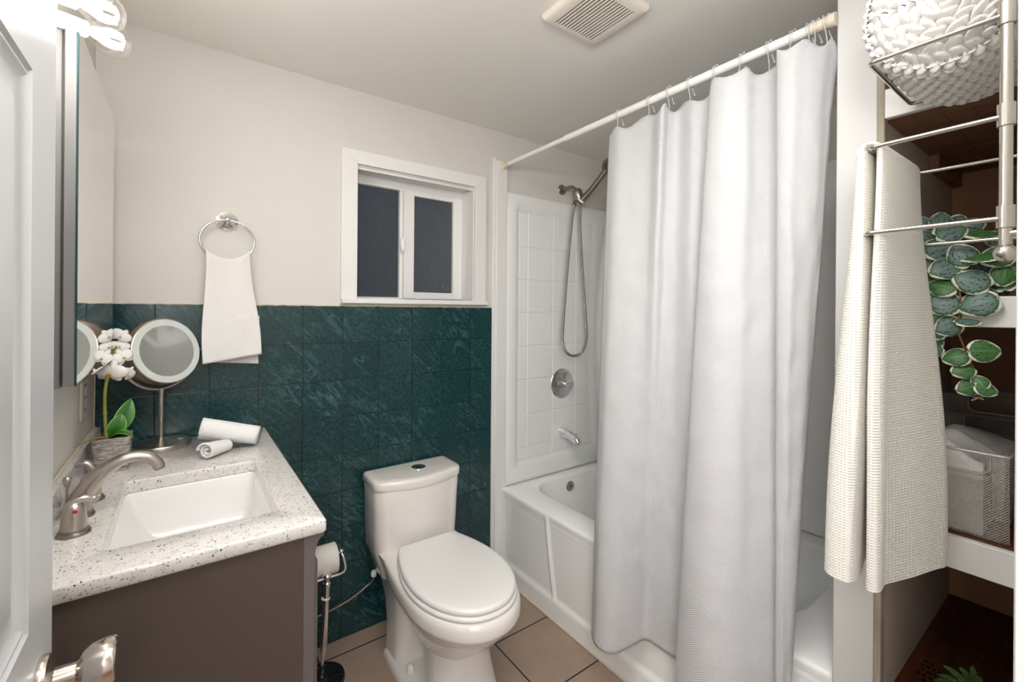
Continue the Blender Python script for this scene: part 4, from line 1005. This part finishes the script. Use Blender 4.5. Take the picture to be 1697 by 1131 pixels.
# ------------------------------------------------------------------ closet
def shelf(name, z0, z1, label):
    t = thing(name, label, 'shelf', (1.9, .2, z0))
    obj('face_board', B().box(XT, XT + .018, YF, YP0 - .014, z0, z1), M['trim'], t, bevel=.002)
    return t
s1 = shelf('closet_shelf', 1.839, 1.908, 'topmost closet shelf with white front board above brown planks')
b = B()
for k in range(6): b.box(XT + .018, 2.30, YF + .0475 * k + .0005, min(YP0 - .006, YF + .0475 * (k + 1)), 1.846, 1.866)
obj('underside_planks', b, M['plank'], s1, bevel=.0012)
obj('cleat', B().box(XT + .44, 2.298, YP0 - .03, YP0 - .006, 1.800, 1.8455), M['plank'], s1, bevel=.002)
s2 = shelf('closet_shelf', 1.350, 1.414, 'middle closet shelf with white front board under trailing plant')
obj('shelf_board', B().box(XT + .018, 2.298, YF + .001, YP0 - .007, 1.394, 1.414), M['shelfboard'], s2, smooth=False)
s3 = shelf('closet_shelf', .829, .898, 'lowest closet shelf with white front board under mesh basket')
obj('shelf_board', B().box(XT + .018, 2.298, YF + .001, YP0 - .007, .876, .8965), M['shelfboard'], s3, smooth=False)
pf = struct('floor_closet', B().box(XT, 2.30, YF, YP0, .40, .43), M['plywood'], 'reddish-brown plywood bottom of the closet', 'floor', smooth=False)
b = B(); rnd = random.Random(3)
for r_ in range(5):
    yy = YF + .02
    while yy < YP0 - .03:
        l_ = rnd.uniform(.004, .012)
        if rnd.random() < .72: b.box(1.745 + r_ * .022, 1.745 + r_ * .022 + rnd.uniform(.009, .015), yy, yy + l_, .43, .4303)
        yy += l_ + .004
for k in range(4): b.box(1.63 + .03 * k, 1.636 + .03 * k, YF + .03, YP0 - .05, .43, .4303)
q = obj('stamped_marks', b, M['black'], pf, smooth=False); q['label'] = 'faded dark stamp marks on the plywood'

# mesh baskets
def basket(name, x0, x1, y0, y1, z0, z1, label, cut_front, cut_back):
    t = thing(name, label, 'basket', ((x0 + x1) / 2, (y0 + y1) / 2, z0)); b = B(); tpz = .014
    def wall(p0, p1, cut, inward):
        p0, p1 = V(*p0), V(*p1); L = (p1 - p0).length; d = (p1 - p0).normalized(); N_ = 30; h = z1 - z0
        def q(s, z): return p0 + d * (s * L) + V(0, 0, z) + V(*inward) * (tpz * (1 - z / h))
        if not cut:
            b.grid(lambda u, v: q(u, v * h), N_, 6, lambda u, v: (u * L, v * h))
            return
        c0, c1, ch = .30, .86, .045
        for u0, u1, hh in ((0, c0, h), (c0, c1, h - ch), (c1, 1, h)):
            b.grid(lambda u, v: q(lerp(u0, u1, u), v * hh), 10, 6, lambda u, v: (lerp(u0, u1, u) * L, v * hh))
        r = .012
        pts = [q(c0, h), q(c0, h - ch + r), q(c0 + r / L, h - ch), q(c1 - r / L, h - ch), q(c1, h - ch + r), q(c1, h)]
        rims.append(pts)
    rims = []
    wall((x0, y1, z0), (x0, y0, z0), cut_front, (1, 0, 0)); wall((x1, y1, z0), (x1, y0, z0), cut_back, (-1, 0, 0)); wall((x0, y0, z0), (x1, y0, z0), False, (0, 1, 0)); wall((x0, y1, z0), (x1, y1, z0), False, (0, -1, 0))
    b.grid(lambda u, v: V(lerp(x0 + tpz, x1 - tpz, u), lerp(y0 + tpz, y1 - tpz, v), z0), 4, 4, lambda u, v: (u * (x1 - x0), v * (y1 - y0)))
    obj('mesh_panels', b, M['mesh'], t, smooth=False)
    b2 = B(); rim = rrect(x0, x1, y0, y1, .008, z1, 4); b2.tube(rim + [rim[0]], .0032, 8)
    for pts in rims: b2.tube(pts, .0034, 8)
    obj('rim', b2, M['wire'], t)
    return t
basket('mesh_basket', 1.566, 2.045, .138, .337, .8995, 1.083, 'silver wire mesh basket holding white towels on low shelf', True, True)
basket('mesh_basket', 2.075, 2.285, .120, .340, .8995, 1.135, 'second silver wire mesh basket standing behind the towel basket', True, False)
def folded(name, x0, x1, y0, y1, z0, zfun, label, n=36):
    b = B()
    def topf(u, v): return V(lerp(x0, x1, u), lerp(y0, y1, v), zfun(u, v))
    b.grid(topf, n, n, lambda u, v: (u * (x1 - x0), v * (y1 - y0)))
    def side(p, q): return lambda u, v: (lambda a: V(a.x, a.y, lerp(z0, a.z, v)))(topf(*(lerp(p[0], q[0], u), lerp(p[1], q[1], u))))
    for p, q in (((0, 0), (1, 0)), ((1, 0), (1, 1)), ((1, 1), (0, 1)), ((0, 1), (0, 0))): b.grid(side(p, q), n, 4, lambda u, v: (u * .2, v * .15))
    return tag(obj(name, b, M['handtowel'], None, angle=180, weld=True), label, 'towel', 'white towels in the mesh basket')
folded('folded_towel', 1.588, 1.70, .178, .320, .9015, lambda u, v: 1.055 + .062 * smooth(v * 1.5) * (1 - .55 * smooth((v - .75) / .25)) - .05 * u * u - .018 * smooth((.06 - u) / .06) + .006 * mnoise.noise(V(u * 4, v * 5, 1)), 'white towel heaped at the front of the mesh basket')
folded('folded_towel', 1.715, 1.96, .160, .315, .9015, lambda u, v: 1.050 + .045 * smooth(1 - abs(v - .55) * 1.6) * smooth(1 - u * .6) + .008 * mnoise.noise(V(u * 5, v * 4, 7)) - .03 * smooth((u - .85) / .15), 'white towel folded behind the heaped one in mesh basket')

# trailing plant
pl = thing('trailing_plant', 'trailing variegated plant in a weathered urn on closet shelf', 'plant', (1.665, .190, 1.414))
b = B(); uc = (1.665, .190, 1.414); prof = [(.036, 0), (.038, .006), (.050, .03), (.0585, .06), (.060, .075), (.055, .085), (.053, .092), (.0545, .096), (.0555, .112), (.058, .117), (.058, .122), (.052, .122), (.050, .110), (0, .110)]
rings = []
for r, h in prof:
    fl = 1 if .094 < h < .114 else 0
    rings.append([(uc[0] + r * (1 + .02 * fl * math.cos(30 * a)) * math.cos(a), uc[1] + r * (1 + .02 * fl * math.cos(30 * a)) * math.sin(a), uc[2] + h) for a in [2 * PI * k / 120 for k in range(120)]])
b.rings(rings); obj('urn', b, M['urn'], pl, angle=50)
def on_x(X, px_, py_):
    d = F + Rv * ((px_ - 848.5) / FPX) - Uv * ((py_ - 514.18) / FPX); t = (X - CAM.x) / d.x; return CAM + d * t
def vleaf(b, c, tilt, ang, L, W, nrm):
    # heart-ish round leaf: c centre, ang direction of the tip in the plane facing the room
    nrm = V(*nrm).normalized(); a = V(0, 0, 1).cross(nrm).normalized(); u = nrm.cross(a).normalized()
    d = a * math.cos(ang) + u * math.sin(ang); s_ = nrm.cross(d)
    def fn(p, q):
        s = (p - .5) * 2; w_ = math.sin(PI * (q * .92 + .05)) ** .50 * (1.0 - .25 * (q - .35))
        notch = .10 * L * (1 - abs(s)) ** 2 * (1 - q) ** 6
        return V(*c) + d * ((q - .5) * L + notch - .03 * L * (1 - q) ** 3 * s * s * -1) + s_ * (s * W * .5 * w_) + nrm * (-.10 * L * s * s * w_ + .06 * L * math.sin(PI * q) - .08 * L * q * q)
    b.grid(fn, 8, 12, lambda p, q: ((p - .5) * 2, q))
silver, green = B(), B(); rnd = random.Random(11)
# (px, py, X, size_px, angle degrees, kind)
LV = [(1612, 466, 1.535, 50, 150, 1), (1623, 503, 1.525, 52, 200, 1), (1558, 412, 1.56, 46, 10, 1), (1560, 366, 1.60, 34, 80, 1), (1575, 384, 1.58, 44, 20, 1), (1548, 440, 1.56, 44, 170, 1), (1567, 445, 1.535, 44, 200, 1), (1595, 424, 1.545, 44, 120, 1), (1562, 475, 1.53, 42, 160, 0), (1563, 503, 1.520, 48, 180, 1), (1528, 424, 1.56, 40, 160, 0), (1534, 446, 1.57, 36, 200, 0), (1525, 470, 1.56, 38, 210, 0), (1542, 459, 1.55, 40, 140, 0), (1624, 425, 1.55, 48, 175, 0), (1654, 425, 1.56, 44, 195, 0), (1620, 444, 1.57, 40, 100, 1), (1664, 456, 1.56, 38, 260, 0), (1662, 470, 1.57, 34, 100, 0), (1679, 443, 1.57, 30, 250, 0), (1550, 525, 1.52, 40, 220, 0), (1573, 541, 1.52, 38, 210, 1), (1540, 505, 1.54, 44, 240, 0), (1532, 530, 1.54, 34, 270, 0), (1552, 548, 1.53, 32, 290, 0), (1548, 566, 1.525, 32, 300, 0), (1546, 580, 1.525, 28, 200, 0), (1574, 526, 1.535, 34, 300, 0), (1600, 388, 1.62, 44, 30, 1), (1630, 386, 1.60, 50, 5, 0), (1535, 396, 1.60, 36, 120, 1), (1526, 406, 1.61, 40, 60, 1), (1517, 384, 1.62, 34, 110, 1), (1586, 372, 1.63, 36, 60, 1), (1610, 375, 1.64, 34, 20, 1), (1653, 396, 1.60, 32, 330, 1), (1530, 372, 1.63, 34, 90, 1), (1587, 448, 1.58, 34, 270, 0), (1545, 426, 1.58, 38, 230, 0),
      (1631, 582, 1.515, 42, 5, 0), (1585, 592, 1.515, 36, 195, 0), (1597, 614, 1.513, 32, 200, 0), (1604, 643, 1.511, 30, 205, 0), (1624, 634, 1.513, 26, 120, 0), (1634, 645, 1.511, 30, 340, 0), (1603, 533, 1.52, 34, 20, 1), (1660, 415, 1.62, 32, 10, 1), (1518, 440, 1.60, 36, 180, 0), (1516, 495, 1.57, 36, 230, 0), (1590, 405, 1.60, 40, 330, 1), (1610, 440, 1.60, 34, 300, 0)]
for k, (lx, ly, X, s, ang, kind) in enumerate(LV):
    c = on_x(X, lx, ly); dep = (c - CAM).dot(F); L = s / FPX * dep * 1.02
    nr = V(-1, -.35 + rnd.uniform(-.25, .25), .35 + rnd.uniform(-.25, .3))
    if (lx, ly) in ((1624, 425), (1630, 386), (1603, 533)): nr = V(-.45, -.1, 1)
    vleaf(silver if kind else green, c, 0, math.radians(180 - ang if False else ang), L, L * .92, nr)
o = obj('silver_leaves', silver, M['leaf_silver'], pl, solid=.0008, angle=180); o['label'] = 'silvery spotted leaves with cream rims'
o = obj('green_leaves', green, M['leaf_green'], pl, solid=.0008, angle=180); o['label'] = 'bright green leaves with cream rims'
b = B()
main = [on_x(X, a, c) for a, c, X in ((1600, 408, 1.63), (1590, 440, 1.56), (1588, 470, 1.535), (1592, 500, 1.527), (1588, 545, 1.527), (1592, 562, 1.525), (1604, 590, 1.524), (1614, 615, 1.522), (1616, 640, 1.52), (1623, 662, 1.52))]
CM = catmull(main, 6); b.tube(CM, [lerp(.0022, .0014, i / (len(CM) - 1)) for i in range(len(CM))], 8)
for A_, B_ in (((1592, 505, 1.527), (1612, 512, 1.525)), ((1588, 500, 1.527), (1575, 504, 1.522)), ((1606, 585, 1.524), (1618, 580, 1.517)), ((1612, 605, 1.522), (1594, 612, 1.515)), ((1616, 630, 1.52), (1606, 640, 1.512)), ((1616, 635, 1.52), (1630, 642, 1.512)), ((1590, 545, 1.526), (1600, 536, 1.522)), ((1600, 580, 1.524), (1592, 590, 1.516))):
    b.tube([on_x(A_[2], A_[0], A_[1]), on_x(B_[2], B_[0], B_[1])], .001, 6)
for st in (((1540, 400, 1.62), (1548, 450, 1.56), (1545, 520, 1.53), (1550, 580, 1.525)), ((1560, 400, 1.62), (1552, 470, 1.55), (1556, 530, 1.53), (1553, 560, 1.528)), ((1650, 405, 1.63), (1640, 390, 1.6), (1655, 430, 1.57), (1664, 465, 1.56)), ((1575, 405, 1.62), (1580, 440, 1.55), (1576, 500, 1.527)), ((1655, 385, 1.64), (1665, 395, 1.62), (1668, 415, 1.6)), ((1645, 383, 1.64), (1660, 392, 1.62), (1662, 410, 1.6))):
    b.tube(catmull([on_x(X, a, c) for a, c, X in st], 6), .0014, 7)
obj('vines', b, M['vine'], pl)
b = B()
for a_, c_ in ((1612, 658), (1634, 656), (1610, 664), (1630, 663)): b.tube([on_x(1.52, 1622, 660), on_x(1.518, a_, c_)], .0015, 6)
obj('vine_tip', b, M['vine_tip'], pl)

# small fern on the closet floor
fe = thing('small_fern', 'small upright green fern on the closet floor', 'plant', (1.68, .20, .43))
b = B(); fb0 = V(1.68, .20, .43); b.lathe([(.03, 0), (.036, .04), (.034, .042), (0, .038)], tuple(fb0), 'Z', 24); obj('pot', b, M['urn'], fe)
b = B()
for tx2, ty2 in ((1548, 1128), (1566, 1105), (1580, 1118), (1592, 1108), (1612, 1106), (1602, 1122), (1556, 1119), (1573, 1112), (1625, 1124)):
    tip = on_x(1.665 + rnd.uniform(-.02, .02), tx2, ty2); bs = fb0 + V(0, 0, .038); mid = lerp(bs, tip, .55) + V(0, 0, .02)
    Pp = catmull([bs, mid, tip], 12)
    for i in range(4, len(Pp)):
        t = i / (len(Pp) - 1); w_ = .011 * (1 - t) ** .6 + .001; d = (Pp[i] - Pp[i - 1]).normalized(); s_ = d.cross(V(-1, 0, .2)).normalized()
        for sg in (-1, 1):
            p0 = Pp[i]; p1 = Pp[i] + s_ * (sg * w_) + d * .004; b.add([p0 - d * .0018, p0 + d * .0018, p1], [(0, 1, 2)])
    b.tube(Pp, .0008, 5)
obj('fronds', b, M['fern'], fe, solid=.0004)

# ------------------------------------------------------------------ towel rack on the doorway wall
rk = thing('towel_rack', 'brushed steel wall rack with three projecting bars by the closet', 'towel rack', (1.25, YF, 1.47))
PX, PY, PX2 = 1.253, .1125, 1.528
b = B()
for x in (PX, PX2): b.tube([(x, PY, 1.487), (x, PY, 2.08)], .0078, 20)
obj('post', B().tube([(PX, PY, 1.487), (PX, PY, 2.08)], .0078, 20), M['rack'], rk); obj('post', B().tube([(PX2, PY, 1.487), (PX2, PY, 2.08)], .0078, 20), M['rack'], rk)
for x in (PX, PX2):
    obj('finial', B().sphere((x, PY, 1.4745), .0142, 24, 16), M['rack'], rk)
    for zz in (1.505, 2.06): obj('wall_mount', B().tube([(x, YF, zz), (x, PY, zz)], .006, 12), M['rack'], rk)
for z, yl in ((1.5295, .293), (1.6909, .287), (1.8518, .289)):
    a = B(); r = .010; pts = [V(PX - .004, PY, z)]
    for cx_, cy_, a0 in ((PX + r - .002, yl - r, PI), (PX2 - r, yl - r, PI / 2)):
        for k in range(7): t = a0 - PI / 2 * k / 6; pts.append(V(cx_ + r * math.cos(t), cy_ + r * math.sin(t), z))
    pts.append(V(PX2, PY, z)); a.tube(pts, .0042, 14)
    ao = obj('arm', a, M['rack'], rk)
    for x in (PX, PX2): obj('sleeve', B().lathe([(.0078, -.019), (.0108, -.018), (.0108, .017), (.0078, .018)], (x, PY, z + .003), 'Z', 24), M['rack'], ao)

# bath towel over the middle arm: a thick folded slab swept over the bar
def bath_towel():
    b = B(); zb = 1.6909; yb = .289; NR = 64
    def sect(v):
        # centre line point of near (left) edge, of far (right) edge, outward normal, thickness
        if v < .47: t = 1 - v / .47; side = 1
        elif v > .53: t = (v - .53) / .47; side = -1
        else: t = 0; side = 0
        if side == 1:
            L = V(lerp(1.258, 1.250, t), yb + .016 + .034 * smooth(t * .95) ** .8, zb - .002 - t * .838); Rr = V(lerp(1.506, 1.488, t), yb + .014 + .022 * t, zb - .002 - t * .822); n = V(0, 1, .06); tk = lerp(.022, .056, smooth(t * 1.3) ** .8)
        elif side == -1:
            L = V(lerp(1.266, 1.262, t), yb - .012 + .014 * smooth(t * 1.6), zb - .002 - t * .842); Rr = V(lerp(1.506, 1.493, t) + .006 * math.sin(t * 4.5), yb - .018 - .042 * smooth(t * 1.1), zb - .004 - t * .826); n = V(0, -1, .03); tk = lerp(.016, .026, smooth(t * 1.5))
        else:
            a = (v - .5) / .03 * PI / 2; q = (v - .47) / .06
            L = V(lerp(1.258, 1.266, q), yb + lerp(.016, -.012, .5 + .5 * math.sin(a)), zb - .002 + .015 * math.cos(a)); Rr = V(1.506, yb + lerp(.014, -.018, .5 + .5 * math.sin(a)), zb - .003 + .014 * math.cos(a)); n = V(0, -math.sin(a), math.cos(a)); tk = lerp(.022, .016, q) * (1 - .35 * math.cos(a))
        return L, Rr, n.normalized(), tk, t, side
    rows = []; NV = 190
    for j in range(NV + 1):
        v = j / NV; L, Rr, n, tk, t, side = sect(v); d = (Rr - L); W = d.length; d = d.normalized(); c = (L + Rr) / 2; row = []
        for k in range(NR):
            a = 2 * PI * k / NR; ca, sa = math.cos(a), math.sin(a)
            e = 2 / 9.0; x = math.copysign(abs(ca) ** e, ca) * W / 2; e2 = 2 / 2.6; h = math.copysign(abs(sa) ** e2, sa) * tk / 2
            s = x / (W / 2)
            fold = .006 * smooth(t * 1.5) * math.sin(s * 3.2 + .6 + side) + (.004 * math.sin(s * 7 + 2 * t) * smooth(t * 2))
            if side == 1: fold += .010 * smooth(t) * math.sin(s * 2.4 + 2.2)
            row.append(c + d * x + n * (h + fold * (1 if side else 0)))
        rows.append(row)
    b.rings(rows, True, True)
    # weave coordinates: around the section and along the hang
    for j in range(NV + 1):
        for k in range(NR):
            p = rows[j][k]; b.uv[j * NR + k] = (p.x * 1.0 + (p.y if 1 else 0) * .9, j / NV * 1.72)
    return b
tag(obj('bath_towel', bath_towel(), M['bathtowel'], None, angle=70), 'long cream waffle bath towel draped over middle rack bar', 'towel')

# rolled chunky knit blanket in the top arm
def blanket():
    b = B(); cy, cz = .188, 1.942; ry, rz = .117, .131; x0, x1 = 1.266, 1.520
    def braid(a, c, pitch, per):   # chain of plump stitches: two strands of slanted lumps per row
        f = (a / pitch) % 1.0; x = f * 2 - 1; row = int(math.floor(a / pitch)); best = 0
        for sg in (-1, 1):
            q = (x - sg * .46) / .60
            if abs(q) >= 1: continue
            ph = c / per + (.5 if sg > 0 else 0) + .37 * (row % 3) - sg * q * .20
            l = abs((ph % 1.0) - .5) * 2
            best = max(best, math.sqrt(max(0, 1 - q * q)) * (.30 + .70 * math.sqrt(max(0, 1 - min(1, l * 1.02) ** 2))))
        return best
    def shape(t, k=1): return V(0, ry * k * math.cos(t), rz * k * math.sin(t) * (1 if math.sin(t) > 0 else .97))
    # outer surface
    pitch, per = .027, .020
    def outer(u, v):
        t = 2 * PI * u; x = lerp(x0 + .012, x1, v); arcl = u * 2 * PI * .124
        h = braid(x - x0, arcl, pitch, per)
        rr = 1 + (.021 * h - .012) / .124 - .07 * smooth((.030 - (x - x0)) / .030) - .12 * smooth((x - (x1 - .03)) / .03)
        p = shape(t, rr); return V(x, cy + p.y, cz + p.z)
    b.grid(outer, 420, 150)
    # spiral end faces
    sp_pitch = .0275
    for xe, sg in ((x0, -1), (x1 - .004, 1)):
        def face(u, v):
            t = 2 * PI * u; r = v; rad = r * .124
            a = rad + sp_pitch * u + .5 * sp_pitch; rc = (math.floor(a / sp_pitch) + .5) * sp_pitch - sp_pitch * u - .5 * sp_pitch; h = braid(a, t * max(rc, .008), sp_pitch, .020)
            bulge = .024 * h - .016 - .020 * smooth((r - .80) / .20)
            p = shape(t, .99 * r); return V(xe + sg * bulge, cy + p.y, cz + p.z)
        b.grid(face, 420, 100)
    return b
tag(obj('knit_blanket', blanket(), M['knit'], None, angle=180), 'rolled chunky knit white blanket in the top rack bar', 'blanket')
